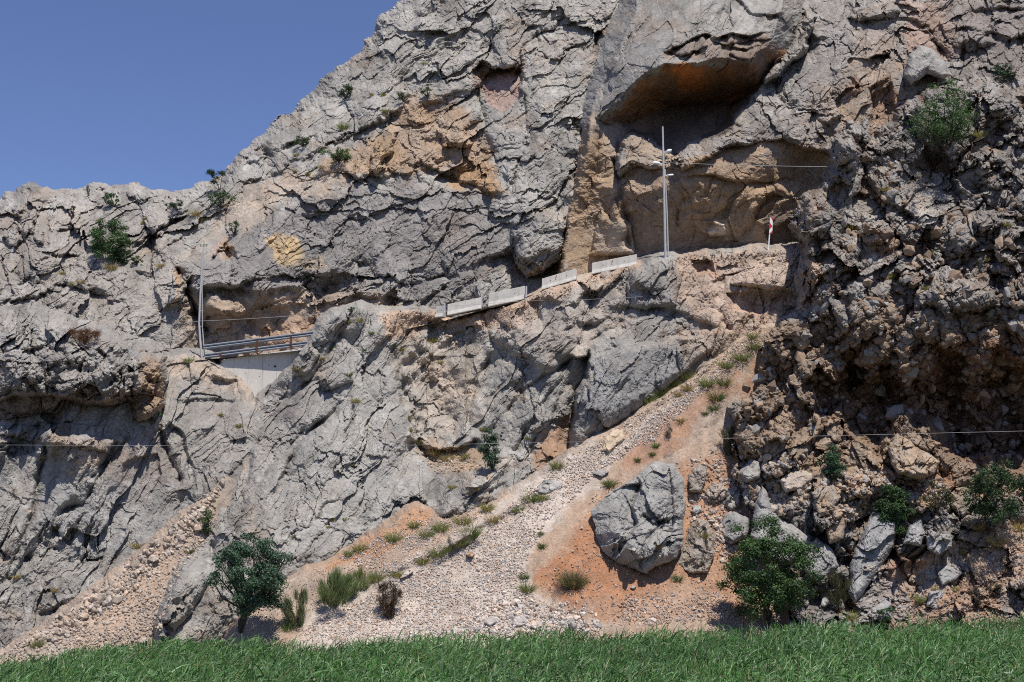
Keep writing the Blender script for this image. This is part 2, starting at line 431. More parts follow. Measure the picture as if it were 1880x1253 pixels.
def mass(name, poly, ctrl, feats=(), rough=0.7, roughs=(), ang=35, stretch=1.7, seed=1, edge=(14, 0.8, 0.35, 14),
         base=GREY, paints=(), mat=None, step=None, knob=0.0, knobs=(), warp=5.0, kind='structure', zb=True, quiet=1.0, stain=1.0, matrix=None):
    step = step or STEP
    R, E, k, margin = edge
    box = bbox(poly, margin + 14)
    box = (max(box[0], -75), max(box[1], -70), min(box[2], 1955), min(box[3], 1290))
    us = np.arange(box[0], box[2], step, dtype=f32); vs = np.arange(box[1], box[3], step, dtype=f32)
    U, V = np.meshgrid(us, vs); shp = U.shape
    sdf = Field(poly_sdf(poly), box)
    u, v = U.ravel(), V.ravel()
    x0, y0 = u / 27.0, v / 27.0
    wu = warp * fbm(x0 * 0.9, y0 * 0.9, 5, seed + 1, 0.62); wv = warp * fbm(x0 * 0.9 + 70, y0 * 0.9, 5, seed + 2, 0.62)
    d = sdf(u + wu, v + wv)
    keep = d > -margin
    idx = np.full(u.shape, -1, np.int32); idx[keep] = np.arange(keep.sum())
    u, v, d, wu, wv = u[keep], v[keep], d[keep], wu[keep], wv[keep]
    x, y = x0[keep], y0[keep]
    Y = G(Field(tps(ctrl), box, 8.0)(u, v)).astype(f32)
    du, dv = u + wu, v + wv
    rg = np.full(u.shape, rough, f32)
    for pl, val, soft in roughs:
        m = sstep(-soft, soft, Field(poly_sdf(pl), bbox(pl, soft * 3), 4)(du, dv) * _in(du, dv, bbox(pl, soft * 3), soft))
        rg = rg * (1 - m) + val * m
    kn = 0.0
    if knob or knobs:
        kn = np.full(u.shape, knob, f32)
        for pl, val, soft in knobs:
            m = sstep(-soft, soft, Field(poly_sdf(pl), bbox(pl, soft * 3), 4)(du, dv) * _in(du, dv, bbox(pl, soft * 3), soft))
            kn = kn * (1 - m) + val * m
    H, tint, clast = rock_height(x, y, rg, seed, ang, stretch, kn)
    H = H * quiet
    fw1 = fbm(x * 0.45, y * 0.45, 4, seed + 81, 0.6) * 9; fw2 = fbm(x * 0.45 + 30, y * 0.45, 4, seed + 82, 0.6) * 9; fmod = np.clip(0.75 + 1.0 * fbm(x * 0.6, y * 0.6, 3, seed + 83), 0.1, 1.4)
    for ft in feats:
        if ft[0] == 'B':
            _, pl, h, Rb = ft[:4]
            gx, gy = (ft[4], ft[5]) if len(ft) > 4 else (0, 0)
            bb = bbox(pl, 8)
            m = (du > bb[0]) & (du < bb[2]) & (dv > bb[1]) & (dv < bb[3])
            q = Field(poly_sdf(pl), bb, 2.0)(du[m], dv[m])
            c = np.mean(np.array(pl), 0)
            t = np.clip(q / Rb, 0, 1)
            pr = np.sqrt(np.clip(1 - (1 - t) ** 2, 0, 1))
            H[m] += pr * (h + gx * (u[m] - c[0]) + gy * (v[m] - c[1]))
        else:
            ext = ft[4] * 3.2 if ft[0] == 'L' else (ft[3] * 1.5 if ft[0] == 'F' else ft[3] * 3)
            bb = bbox(ft[1], ext)
            m = (du > bb[0]) & (du < bb[2]) & (dv > bb[1]) & (dv < bb[3])
            if not m.any(): continue
            fn = line_field(ft[1])
            big = ft[2] > 1.45 or ft[0] == 'F'
            s, t = fn(du[m] + (0.45 if big else 0.8) * fw1[m], dv[m] + (0.45 if big else 0.8) * fw2[m])
            ew = sstep(0, 0.12, t) * sstep(1, 0.88, t) * (1.0 if big else fmod[m])
            if ft[0] == 'L':
                _, pts, h, w, L = ft
                H[m] -= ew * h * sstep(-w, w, s) * np.exp(-np.maximum(s - w, 0) / L)
            elif ft[0] == 'F':
                H[m] -= ew * ft[2] * np.clip(s, 0, ft[3]) * 0.034
            else:
                _, pts, h, w = ft
                H[m] -= ew * h * np.exp(-np.abs(s / w) ** 1.3)
    ed = np.where(d >= R, 0, np.where(d > 0, E * (1 - np.sqrt(np.clip(1 - (1 - d / R) ** 2, 0, 1))), E - d * k))
    Y = Y - H + ed
    Y = Y.astype(f32)
    # colour of the stone
    c = np.tile(np.array(base, f32), (len(u), 1))
    va = fbm(x * 0.22, y * 0.22, 4, seed + 61); vb = fbm(x * 1.1, y * 1.1, 4, seed + 62); vs_ = fbm(x * 1.3, y * 0.22, 4, seed + 63)
    lt = sstep(0.0, 0.5, va)[:, None]; c = c * (1 - 0.35 * lt) + np.array(LIGHT, f32) * 0.35 * lt
    bg = sstep(0.05, 0.45, vb)[:, None]; c = c * (1 - 0.22 * bg) + np.array(BEIGE, f32) * 0.22 * bg
    dk = sstep(0.1, 0.5, vs_)[:, None]; c = c * (1 - 0.3 * dk) + np.array(DARK, f32) * 0.3 * dk
    n1 = fbm(x * 0.9, y * 0.9, 5, seed + 64, 0.6)
    for ofs, fx_, fy_, a_, b_, st_, cc in ((66, 0.55, 0.4, 0.12, 0.42, 0.5, (0.125, 0.112, 0.102)), (67, 0.4, 0.6, 0.15, 0.45, 0.42, (0.31, 0.235, 0.175)), (68, 1.2, 1.6, 0.2, 0.5, 0.4, (0.47, 0.45, 0.42))):
        q_ = sstep(a_, b_, fbm(x * fx_ + ofs, y * fy_, 5, seed + ofs, 0.64))[:, None] * st_ * stain
        c = c * (1 - q_) + np.array(cc, f32) * q_
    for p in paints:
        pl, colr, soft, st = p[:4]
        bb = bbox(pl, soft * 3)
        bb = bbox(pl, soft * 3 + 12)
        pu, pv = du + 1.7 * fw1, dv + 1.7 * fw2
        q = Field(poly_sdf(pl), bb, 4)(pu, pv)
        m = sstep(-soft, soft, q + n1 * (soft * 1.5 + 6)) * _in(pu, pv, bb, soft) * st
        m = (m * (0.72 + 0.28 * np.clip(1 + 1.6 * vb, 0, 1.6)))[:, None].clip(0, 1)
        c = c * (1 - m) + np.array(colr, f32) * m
    if matrix is not None:
        mm = (sstep(0.25, -0.35, clast + 0.35 * vb) * np.clip(kn, 0, 1) * 0.8)[:, None]
        c = c * (1 - mm) + np.array(matrix, f32) * mm
    c = c * (1 + tint)[:, None]
    c = np.clip(c, 0.02, 0.85)
    a = (u - PW / 2) / FPX; b = (PH / 2 - v) / FPX
    tt = Y / (CT - b * ST)
    P = np.stack([a * tt, Y, CAMZ + (ST + b * CT) * tt], 1)
    I = idx.reshape(shp)
    q = np.stack([I[:-1, :-1], I[1:, :-1], I[1:, 1:], I[:-1, 1:]], -1).reshape(-1, 4)
    q = q[(q >= 0).all(1)]
    if zb: zb_write(u[d > 0], v[d > 0], Y[d > 0])
    o = mesh_obj(name, P, q, mat or M_ROCK, None, c)
    if kind: o['kind'] = kind
    return o

def _in(u, v, bb, soft):
    """1 inside the box the field was drawn on, else 0 (keeps clamped borders out)"""
    return ((u > bb[0] + 1) & (u < bb[2] - 1) & (v > bb[1] + 1) & (v < bb[3] - 1)).astype(f32)
# ---- the mountain behind: left shoulder, long smooth face, upper slabs
mass('mountain', [(-90, 402), (0, 392), (18, 368), (45, 358), (62, 350), (92, 360), (130, 367), (160, 357), (185, 354), (220, 351), (250, 348), (280, 362), (310, 370), (330, 373),
     (350, 363), (375, 353), (402, 345), (420, 330), (434, 310), (450, 293), (480, 266), (500, 246), (520, 228), (545, 214), (560, 201), (580, 181), (600, 160), (612, 148), (635, 133),
     (655, 121), (666, 104), (680, 88), (696, 81), (704, 62), (712, 44), (730, 25), (752, -2), (790, -60), (1300, -120), (1300, 60), (1150, 190), (1092, 226), (1080, 255), (1063, 330),
     (1046, 410), (1036, 470), (1028, 520), (1028, 760), (-90, 760)],
     [(0, 392, 128), (300, 365, 126), (430, 320, 124), (600, 160, 128), (755, 0, 133), (0, 560, 112), (150, 600, 108.5), (300, 600, 107.5), (440, 480, 110.5), (600, 500, 108.5),
      (760, 540, 106.5), (900, 500, 105.5), (1000, 480, 104), (500, 340, 118), (700, 300, 116), (900, 300, 112.5), (1040, 350, 107.5), (900, 100, 122), (1000, 0, 126), (1100, 100, 117),
      (1150, 0, 123), (1085, 200, 111.5), (1300, -50, 130), (400, 700, 106.5), (800, 700, 104), (1000, 700, 104), (0, 750, 106), (200, 480, 116)],
     feats=[
      # road cut under the left face: roof lip, beak, crevice behind the pole
      ('L', [(338, 512), (352, 530), (378, 524), (400, 524), (430, 528), (455, 530), (484, 540), (520, 534), (552, 530), (588, 534), (600, 516), (630, 512), (642, 541), (700, 544), (745, 556)], 1.2, 9, 600), ('B', [(342, 556), (420, 570), (520, 556), (640, 556), (720, 570), (760, 720), (342, 720)], -1.5, 90),
      ('B', [(372, 545), (390, 540), (420, 545), (446, 560), (452, 572), (430, 580), (400, 575), (378, 585), (372, 600), (366, 585)], 1.2, 12),
      ('K', [(326, 488), (336, 512), (352, 545), (366, 585), (378, 622)], 2.0, 7),
      ('L', [(700, 545), (742, 556), (790, 532), (830, 522)], 1.2, 3, 30),
      ('L', [(940, 452), (950, 482), (972, 505), (996, 498), (1018, 482), (1032, 470)], 2.2, 3, 45),
      ('B', [(942, 400), (965, 375), (1010, 380), (1040, 400), (1034, 470), (1000, 495), (972, 500), (952, 480), (942, 450)], 1.3, 22),
      # face details
      ('L', [(420, 530), (470, 505), (520, 500), (560, 512), (600, 500), (650, 480), (690, 482)], 0.7, 3, 16),
      ('L', [(660, 330), (700, 322), (735, 318), (770, 300), (800, 312), (850, 335), (890, 346), (938, 356)], 1.0, 4, 26),
      ('L', [(700, 470), (690, 500), (740, 520), (800, 508), (850, 500)], 0.5, 3, 14),
      ('K', [(412, 442), (418, 470), (422, 500), (432, 520)], 0.7, 4),
      ('L', [(380, 480), (398, 460), (412, 458), (428, 452)], 0.9, 3, 18),
      ('K', [(938, 356), (944, 330), (960, 300), (965, 250), (962, 200), (958, 160)], 0.7, 4),
      ('K', [(1045, 25), (1010, 55), (962, 80), (952, 130), (940, 150)], 0.8, 4),
      ('K', [(905, 60), (880, 90), (868, 130), (880, 200), (880, 240)], 0.8, 5),
      ('L', [(866, 142), (882, 112), (900, 126), (930, 124), (956, 112)], 1.5, 3, 30),
      ('B', [(864, 140), (880, 98), (900, 108), (950, 96), (958, 112), (930, 124), (900, 128), (880, 120)], 0.9, 9),
      ('B', [(876, 138), (905, 128), (955, 118), (958, 168), (945, 196), (925, 205), (886, 190)], -1.1, 8),
      ('B', [(672, 312), (690, 270), (712, 238), (728, 240), (722, 275), (700, 305), (688, 318)], 1.4, 14),
      ('B', [(800, 240), (850, 235), (872, 260), (858, 272), (825, 266), (808, 262)], 1.1, 10),
      ('B', [(800, 215), (880, 195), (888, 225), (860, 238), (810, 240)], 0.9, 14),
      ('K', [(790, 300), (830, 290), (800, 260), (770, 262)], 0.5, 4),
      ('K', [(1172, -20), (1168, 20), (1150, 62), (1122, 118), (1098, 160), (1084, 205), (1086, 230)], 2.6, 7),
      ('B', [(1086, 66), (1110, 62), (1122, 82), (1112, 104), (1094, 98)], -1.6, 8),
      # left shoulder: arched slab, ledges, loose blocks
      ('L', [(240, 462), (252, 450), (270, 432), (292, 416), (325, 408), (356, 400)], 1.3, 3, 20),
      ('L', [(430, 345), (500, 318), (560, 290), (640, 250), (700, 220), (760, 190)], 1.0, 5, 22),
      ('L', [(440, 310), (500, 280), (540, 262), (590, 240)], 0.8, 4, 14),
      ('K', [(300, 500), (290, 470), (320, 440), (370, 420), (378, 400)], 0.6, 4),
      ('B', [(20, 380), (45, 362), (75, 372), (70, 400), (40, 410)], 1.2, 14), ('B', [(40, 405), (62, 398), (70, 430), (45, 440), (32, 420)], 1.3, 10),
      ('B', [(5, 430), (30, 420), (40, 445), (15, 455)], 1.2, 9), ('B', [(55, 505), (68, 495), (76, 505), (70, 522), (58, 522)], 0.9, 6),
      ('B', [(62, 435), (80, 428), (82, 448), (66, 452)], 0.9, 7), ('B', [(300, 372), (330, 365), (350, 390), (320, 400)], .5, 12),
      ('B', [(235, 355), (265, 348), (285, 364), (262, 372), (240, 368)], 1.0, 10),
      ('L', [(0, 560), (60, 540), (110, 520), (150, 530), (200, 545)], 0.9, 4, 20), ('L', [(150, 500), (200, 505), (250, 500), (300, 515)], 0.8, 4, 18),
      ('L', [(60, 480), (110, 465), (150, 470)], 0.8, 4, 14), ('L', [(100, 430), (150, 420), (170, 400)], 0.7, 4, 14),
     ],
     rough=1.15, roughs=[
      ([(-90, 380), (100, 340), (330, 365), (420, 340), (330, 470), (300, 620), (-90, 660)], 1.75, 20),
      ([(330, 500), (380, 420), (440, 345), (580, 310), (660, 330), (760, 320), (900, 355), (940, 370), (940, 450), (840, 505), (700, 500), (560, 505), (420, 500)], 0.17, 14),
      ([(430, 340), (560, 300), (640, 330), (560, 350), (450, 380)], 0.12, 10),
      ([(965, 140), (1060, 60), (1120, 100), (1080, 200), (1060, 300), (1040, 400), (960, 400), (950, 300)], 0.3, 14),
      ([(440, 320), (760, -20), (980, -40), (940, 120), (860, 150), (740, 190), (600, 270)], 1.2, 12),
      ([(600, 350), (690, 260), (780, 190), (880, 150), (900, 260), (940, 350), (860, 340), (760, 320)], 1.25, 12),
      ([(340, 530), (700, 545), (700, 680), (380, 680)], 0.12, 8)],
     knob=0.12, knobs=[([(-90, 400), (100, 350), (330, 370), (420, 340), (300, 520), (0, 640), (-90, 640)], 0.75, 20), ([(700, 230), (860, 200), (930, 330), (800, 330)], 0.35, 14)],
     ang=33, stretch=2.2, seed=11, base=(0.325, 0.308, 0.28), edge=(6, 0.8, 0.30, 16), warp=12,
     paints=[
      ([(330, 500), (400, 440), (480, 400), (640, 340), (760, 330), (940, 380), (940, 460), (800, 560), (340, 560)], (0.225, 0.21, 0.2), 26, 0.75),
      ([(340, 470), (430, 360), (560, 310), (680, 290), (640, 345), (560, 350), (480, 400), (420, 440)], (0.42, 0.345, 0.275), 14, 0.75),
      ([(440, 345), (560, 305), (600, 330), (540, 345), (470, 370)], (0.40, 0.31, 0.24), 14, 0.5),
      ([(580, 320), (680, 255), (760, 195), (830, 190), (885, 225), (900, 320), (930, 352), (870, 345), (780, 310), (700, 330)], (0.37, 0.255, 0.165), 14, 0.75),
      ([(680, 260), (720, 240), (715, 300), (690, 310)], (0.36, 0.25, 0.15), 8, 0.8),
      ([(800, 345), (850, 300), (900, 290), (920, 345), (860, 352)], OCHRE, 9, 0.7),
      ([(770, 400), (870, 395), (880, 470), (780, 470)], (0.26, 0.225, 0.20), 14, 0.5),
      ([(876, 138), (955, 118), (958, 170), (925, 205), (886, 190)], (0.36, 0.25, 0.21), 6, 0.85),
      ([(865, 128), (956, 112), (956, 124), (880, 140)], OCHRE, 5, 0.6),
      ([(490, 440), (515, 438), (540, 446), (556, 462), (555, 482), (532, 490), (510, 476)], (0.47, 0.345, 0.20), 4, 0.85),
      ([(560, 478), (590, 474), (588, 492), (565, 490)], YELL, 5, 0.35),
      ([(385, 448), (428, 440), (428, 465), (400, 470), (380, 462)], PINK, 6, 0.8), ([(408, 450), (428, 442), (428, 462), (412, 466)], OCHRE, 4, 0.7),
      ([(340, 540), (500, 535), (640, 530), (760, 570), (760, 680), (340, 680)], (0.37, 0.285, 0.215), 9, 0.9),
      ([(460, 585), (640, 580), (640, 625), (480, 625)], (0.39, 0.255, 0.165), 9, 0.6),
      ([(318, 485), (345, 500), (375, 615), (380, 660), (310, 660), (318, 560), (330, 540)], (0.31, 0.265, 0.225), 7, 0.8),
      ([(320, 505), (332, 505), (338, 545), (318, 548)], OCHRE, 4, 0.8),
      ([(940, 470), (1000, 490), (1034, 470), (1034, 505), (945, 505)], BROWN, 6, 0.6),
      ([(1086, 66), (1120, 64), (1120, 104), (1090, 98)], BROWN, 6, 0.8),
      ([(262, 455), (292, 438), (300, 448), (276, 480), (266, 478)], (0.33, 0.22, 0.15), 6, 0.7),
      ([(10, 400), (80, 360), (90, 440), (30, 470)], (0.26, 0.215, 0.18), 14, 0.5),
      ([(0, 420), (100, 380), (330, 380), (300, 560), (150, 640), (0, 640)], (0.28, 0.25, 0.222), 24, 0.6)])

# ---- wall of the road cut under the great overhang
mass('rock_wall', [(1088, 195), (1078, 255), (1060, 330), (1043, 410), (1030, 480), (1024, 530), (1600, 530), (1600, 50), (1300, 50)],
     [(1035, 480, 102.2), (1060, 330, 103.4), (1085, 225, 104.6), (1150, 320, 102.6), (1150, 460, 104.6), (1300, 455, 104.2), (1480, 450, 103.0), (1240, 330, 100.4), (1390, 290, 100.3), (1300, 284, 100.4), (1400, 262, 100.3), (1480, 276, 100.1), (1230, 316, 100.3), (1540, 280, 99.8), (1480, 300, 104), (1300, 305, 100.6), (1540, 300, 100.4),
      (1200, 240, 110), (1250, 200, 112.5), (1350, 180, 113), (1400, 100, 114),  (1110, 400, 104.4), (1250, 520, 105), (1590, 520, 103.5)],
     feats=[('K', [(1135, 240), (1128, 290), (1140, 330), (1150, 400), (1158, 470)], 1.2, 7), ('K', [(1100, 230), (1095, 300), (1085, 360), (1080, 420)], 0.9, 7),
      ('B', [(1085, 470), (1092, 420), (1105, 385), (1118, 400), (1125, 360), (1140, 400), (1160, 410), (1165, 470)], 1.1, 10),
      ('B', [(1296, 425), (1310, 405), (1330, 412), (1335, 432), (1300, 436)], 0.55, 7),
      ('L', [(1245, 330), (1300, 320), (1380, 335), (1470, 330)], 0.6, 3, 20), ('K', [(1290, 340), (1250, 380), (1240, 420)], 0.5, 4), ('K', [(1440, 350), (1400, 380), (1360, 440)], 0.6, 5),
      ('B', [(1380, 390), (1420, 350), (1440, 360), (1405, 400), (1385, 405)], -0.8, 7), ('B', [(1405, 420), (1470, 395), (1475, 460), (1410, 460)], -0.8, 10)],
     rough=0.3, roughs=[([(1030, 250), (1150, 230), (1170, 470), (1030, 500)], 0.5, 10)], ang=20, stretch=1.2, seed=23, base=(0.33, 0.24, 0.165), edge=(10, 0.8, 0.3, 14), warp=6,
     paints=[([(1030, 250), (1120, 240), (1130, 500), (1030, 500)], (0.35, 0.25, 0.165), 10, 0.8),
             ([(1235, 320), (1480, 300), (1500, 380), (1260, 400)], (0.35, 0.245, 0.155), 14, 0.8),
             ([(1150, 330), (1250, 330), (1300, 460), (1160, 460)], (0.30, 0.22, 0.16), 14, 0.7),
             ([(1090, 420), (1160, 395), (1165, 470), (1090, 470)], (0.44, 0.36, 0.28), 6, 0.8),  # sunlit bit low on the alcove wall, its brightness painted paler
             ([(1298, 425), (1310, 400), (1335, 412), (1335, 434)], (0.62, 0.52, 0.42), 5, 0.95),  # small sunlit spot painted as a pale patch
             ([(1400, 390), (1475, 385), (1475, 460), (1405, 460)], (0.15, 0.115, 0.095), 8, 0.7),
             ([(1120, 225), (1440, 60), (1420, 200), (1250, 300), (1150, 270)], (0.10, 0.08, 0.07), 10, 0.85)])  # dark-stained recess wall, deep shade under the overhang painted in too

# ---- right upper face with the tongue of sunlit rock
mass('rock_face', [(1140, 262), (1158, 249), (1192, 256), (1213, 276), (1237, 288), (1278, 263), (1343, 230), (1388, 170), (1408, 140), (1425, 100), (1440, 40), (1475, -70), (1990, -70), (1990, 420), (1560, 420), (1535, 280), (1480, 273), (1432, 256), (1384, 259),
      (1329, 273), (1295, 290), (1247, 314), (1206, 307), (1161, 300), (1137, 318), (1138, 285)],
     [(1150, 260, 102), (1160, 300, 101.2), (1240, 300, 99.4), (1340, 265, 99.6), (1480, 270, 99.2), (1540, 280, 98.8), (1400, 190, 103.5), (1300, 240, 103), (1200, 250, 102.5), (1450, 140, 105.5), (1490, 90, 107),
      (1640, 100, 103), (1640, 0, 110), (1560, -60, 115), (1880, 0, 110), (1880, 160, 101), (1700, 150, 102), (1640, 230, 99), (1640, 400, 97), (1880, 400, 97)],
     feats=[('L', [(1395, 165), (1420, 150), (1445, 125), (1480, 95), (1490, 60)], 1.5, 4, 18), ('B', [(1390, 145), (1405, 112), (1425, 118), (1450, 80), (1470, 45), (1480, 20), (1500, 30), (1485, 85), (1440, 130), (1405, 160)], 1.5, 10),
      ('L', [(1548, 118), (1560, 108), (1600, 106), (1630, 100), (1636, 112)], 1.6, 3, 26), ('K', [(1470, 20), (1478, 60), (1468, 90)], 0.8, 5),
      ('B', [(1556, 38), (1570, 15), (1600, 8), (1640, 0), (1650, 22), (1620, 35), (1580, 42)], 0.9, 9), ('K', [(1640, -5), (1660, 25), (1675, 60), (1668, 90)], 1.0, 6),
      ('K', [(1560, -20), (1550, 25), (1530, 60), (1510, 90)], 0.6, 5), ('K', [(1665, 30), (1690, 60), (1720, 90), (1750, 130)], 0.9, 6),
      ('L', [(1480, 215), (1520, 225), (1560, 200), (1600, 160), (1640, 140)], 0.8, 5, 30), ('B', [(1560, 200), (1640, 150), (1650, 240), (1600, 260)], -1.0, 20),
      ('L', [(1740, 60), (1790, 50), (1850, 70), (1900, 60)], 1.2, 5, 30), ('L', [(1780, 20), (1840, 10), (1900, 20)], 1.0, 5, 24), ('B', [(1720, 40), (1790, 45), (1830, 80), (1780, 100), (1740, 80)], 1.0, 20)],
     rough=0.85, roughs=[([(1430, 170), (1490, 60), (1560, 0), (1560, 100), (1500, 170)], 0.35, 10), ([(1670, 0), (1720, 0), (1740, 90), (1700, 80)], 0.3, 10)], ang=35, stretch=1.4, seed=37, knob=0.25,
     knobs=[([(1180, 250), (1400, 180), (1560, 150), (1640, 200), (1540, 290), (1240, 310)], 0.5, 16)],
     base=(0.285, 0.262, 0.238), edge=(6, 0.35, 0.22, 30), warp=9,
     paints=[([(1140, 262), (1158, 247), (1192, 254), (1213, 273), (1237, 286), (1278, 261), (1343, 228), (1388, 168), (1408, 138), (1425, 98), (1380, 90), (1150, 200)], (0.105, 0.085, 0.072), 4, 0.9), ([(1480, 60), (1660, 60), (1660, 300), (1480, 260)], (0.31, 0.245, 0.195), 26, 0.6), ([(1560, 150), (1650, 130), (1660, 280), (1570, 250)], (0.30, 0.19, 0.125), 14, 0.7),  # first paint: dark stain plus painted shade, ending at the tongue's shadow edge
             ([(1650, 0), (1740, 0), (1760, 100), (1720, 140), (1670, 90)], (0.33, 0.225, 0.17), 14, 0.7), ([(1720, 0), (1990, -20), (1990, 170), (1760, 140)], (0.21, 0.18, 0.165), 20, 0.7),
             ([(1137, 330), (1140, 250), (1245, 280), (1245, 330)], (0.38, 0.29, 0.21), 8, 0.7), ([(1245, 312), (1300, 288), (1390, 258), (1480, 272), (1540, 285), (1540, 340), (1240, 350)], (0.31, 0.21, 0.13), 6, 0.8),
             ([(1400, 180), (1490, 70), (1560, 20), (1560, 120), (1460, 200)], (0.27, 0.262, 0.255), 14, 0.6)])

# ---- the great overhanging block
mass('rock_overhang', [(1174, -70), (1168, 10), (1152, 50), (1123, 108), (1098, 158), (1084, 205), (1082, 226), (1103, 216), (1137, 184), (1172, 146), (1192, 131), (1220, 119), (1242, 121), (1268, 117), (1295, 114), (1312, 106), (1332, 106), (1352, 113), (1376, 112), (1390, 96), (1410, 88), (1424, 60), (1436, 20), (1450, -70)],
     [(1084, 215, 106), (1140, 180, 102), (1192, 130, 98.6), (1290, 110, 97.2), (1400, 95, 99.5), (1250, 0, 105), (1170, 0, 112.5), (1400, 0, 106), (1250, -60, 110), (1100, 160, 108), (1300, 200, 97), (1200, 250, 98)],
     feats=[('K', [(1160, 60), (1140, 100), (1110, 150), (1100, 185)], 0.5, 4), ('K', [(1195, 20), (1160, 80), (1130, 130)], 0.35, 3), ('K', [(1290, -10), (1285, 30), (1270, 60)], 0.4, 4), ('L', [(1216, 98), (1232, 94), (1258, 78), (1292, 66), (1318, 70), (1344, 60), (1380, 66), (1424, 52)], 1.4, 2.5, 26), ('L', [(1262, 96), (1300, 92), (1330, 84), (1370, 90), (1400, 80)], 0.7, 2.5, 14), ('B', [(1340, 100), (1350, 80), (1376, 84), (1378, 108), (1356, 108)], 0.6, 7),
            ('B', [(1228, 96), (1256, 78), (1290, 66), (1300, 85), (1250, 104)], 0.7, 8), ('B', [(1300, 70), (1340, 58), (1420, 52), (1418, 70), (1330, 84)], 0.8, 8),
            ('L', [(1350, -10), (1380, 20), (1420, 30), (1440, 20)], 0.9, 4, 20), ('K', [(1340, -20), (1330, 20), (1350, 55)], 0.6, 5)],
     rough=0.42, ang=52, stretch=2.6, seed=43, roughs=[([(1180, 140), (1240, 80), (1330, 20), (1440, 10), (1440, 110), (1250, 130)], 0.9, 12)], base=(0.29, 0.277, 0.255), edge=(3, 0.3, 0.125, 105), warp=5,
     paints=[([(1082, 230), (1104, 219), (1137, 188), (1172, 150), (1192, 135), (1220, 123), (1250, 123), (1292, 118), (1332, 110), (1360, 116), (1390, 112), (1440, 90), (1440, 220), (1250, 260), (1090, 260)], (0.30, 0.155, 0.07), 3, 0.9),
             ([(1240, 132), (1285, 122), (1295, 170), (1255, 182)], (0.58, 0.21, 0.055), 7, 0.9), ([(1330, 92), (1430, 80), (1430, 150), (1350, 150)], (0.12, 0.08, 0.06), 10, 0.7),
             ([(1225, 100), (1262, 80), (1300, 66), (1420, 54), (1420, 96), (1330, 104), (1250, 116)], (0.23, 0.175, 0.135), 6, 0.75)])

# ---- left crag: overhanging upper block and the wall under it
mass('left_crag', [(-90, 690), (240, 690), (286, 664), (300, 650), (330, 646), (382, 652), (425, 680), (446, 696), (460, 720), (480, 760), (520, 900), (520, 1280), (-90, 1280)],
     [(0, 780, 91.5), (150, 800, 91.5), (215, 806, 91.5), (300, 750, 94), (380, 660, 100), (330, 652, 101.5), (460, 720, 98.5), (440, 800, 95), (415, 885, 91.5), (300, 900, 90), (150, 900, 89), (0, 900, 89.5),
      (200, 1062, 85), (100, 1135, 82), (0, 1200, 79.5), (280, 1000, 87.5), (-60, 1250, 78), (350, 1000, 89), (300, 1150, 84.5), (0, 650, 98), (200, 650, 98), (500, 1200, 83), (500, 900, 92)],
     feats=[('K', [(300, 665), (298, 740), (292, 790), (310, 840), (340, 900)], 1.0, 6), ('L', [(300, 770), (330, 790), (350, 850), (360, 890)], 0.7, 4, 20), ('K', [(215, 806), (190, 850), (160, 880)], 0.7, 5),
            ('K', [(245, 790), (200, 840), (170, 890), (150, 930), (100, 950)], 0.9, 5), ('K', [(90, 790), (80, 850), (60, 950), (0, 1080)], 0.8, 5), ('L', [(0, 1075), (60, 1010), (90, 960), (150, 900)], 0.7, 5, 26),
            ('B', [(225, 850), (290, 830), (300, 870), (250, 900), (225, 885)], -0.5, 10), ('L', [(330, 700), (380, 690), (420, 700), (450, 700)], 0.6, 5, 24), ('L', [(320, 740), (380, 730), (440, 740)], 0.5, 4, 20),
            ('K', [(120, 960), (100, 980), (130, 1000), (160, 940)], 0.5, 4), ('L', [(60, 1135), (100, 1120), (130, 1100), (190, 1100)], 0.8, 5, 30),
            ('B', [(0, 782), (60, 780), (90, 795), (160, 797), (215, 808), (200, 830), (90, 815), (0, 800)], 0.7, 10)],
     rough=0.95, roughs=[([(180, 800), (300, 780), (350, 900), (250, 940), (180, 900)], 0.85, 14), ([(20, 850), (110, 820), (140, 930), (40, 990)], 0.3, 14)], ang=58, stretch=2.0, seed=53, base=(0.27, 0.256, 0.236), knob=0.06,
     edge=(10, 0.8, 0.3, 12), warp=6,
     paints=[([(300, 650), (380, 656), (460, 700), (470, 740), (440, 730), (380, 690), (310, 690)], (0.43, 0.345, 0.27), 12, 0.8), ([(200, 810), (290, 790), (330, 880), (250, 930), (200, 880)], (0.24, 0.20, 0.18), 14, 0.6),
             ([(100, 800), (215, 810), (240, 830), (150, 860)], (0.34, 0.26, 0.20), 10, 0.6), ([(300, 690), (450, 730), (430, 830), (330, 860)], (0.29, 0.265, 0.245), 18, 0.5),
             ([(60, 900), (260, 880), (300, 1000), (150, 1060)], (0.30, 0.293, 0.285), 24, 0.5)])
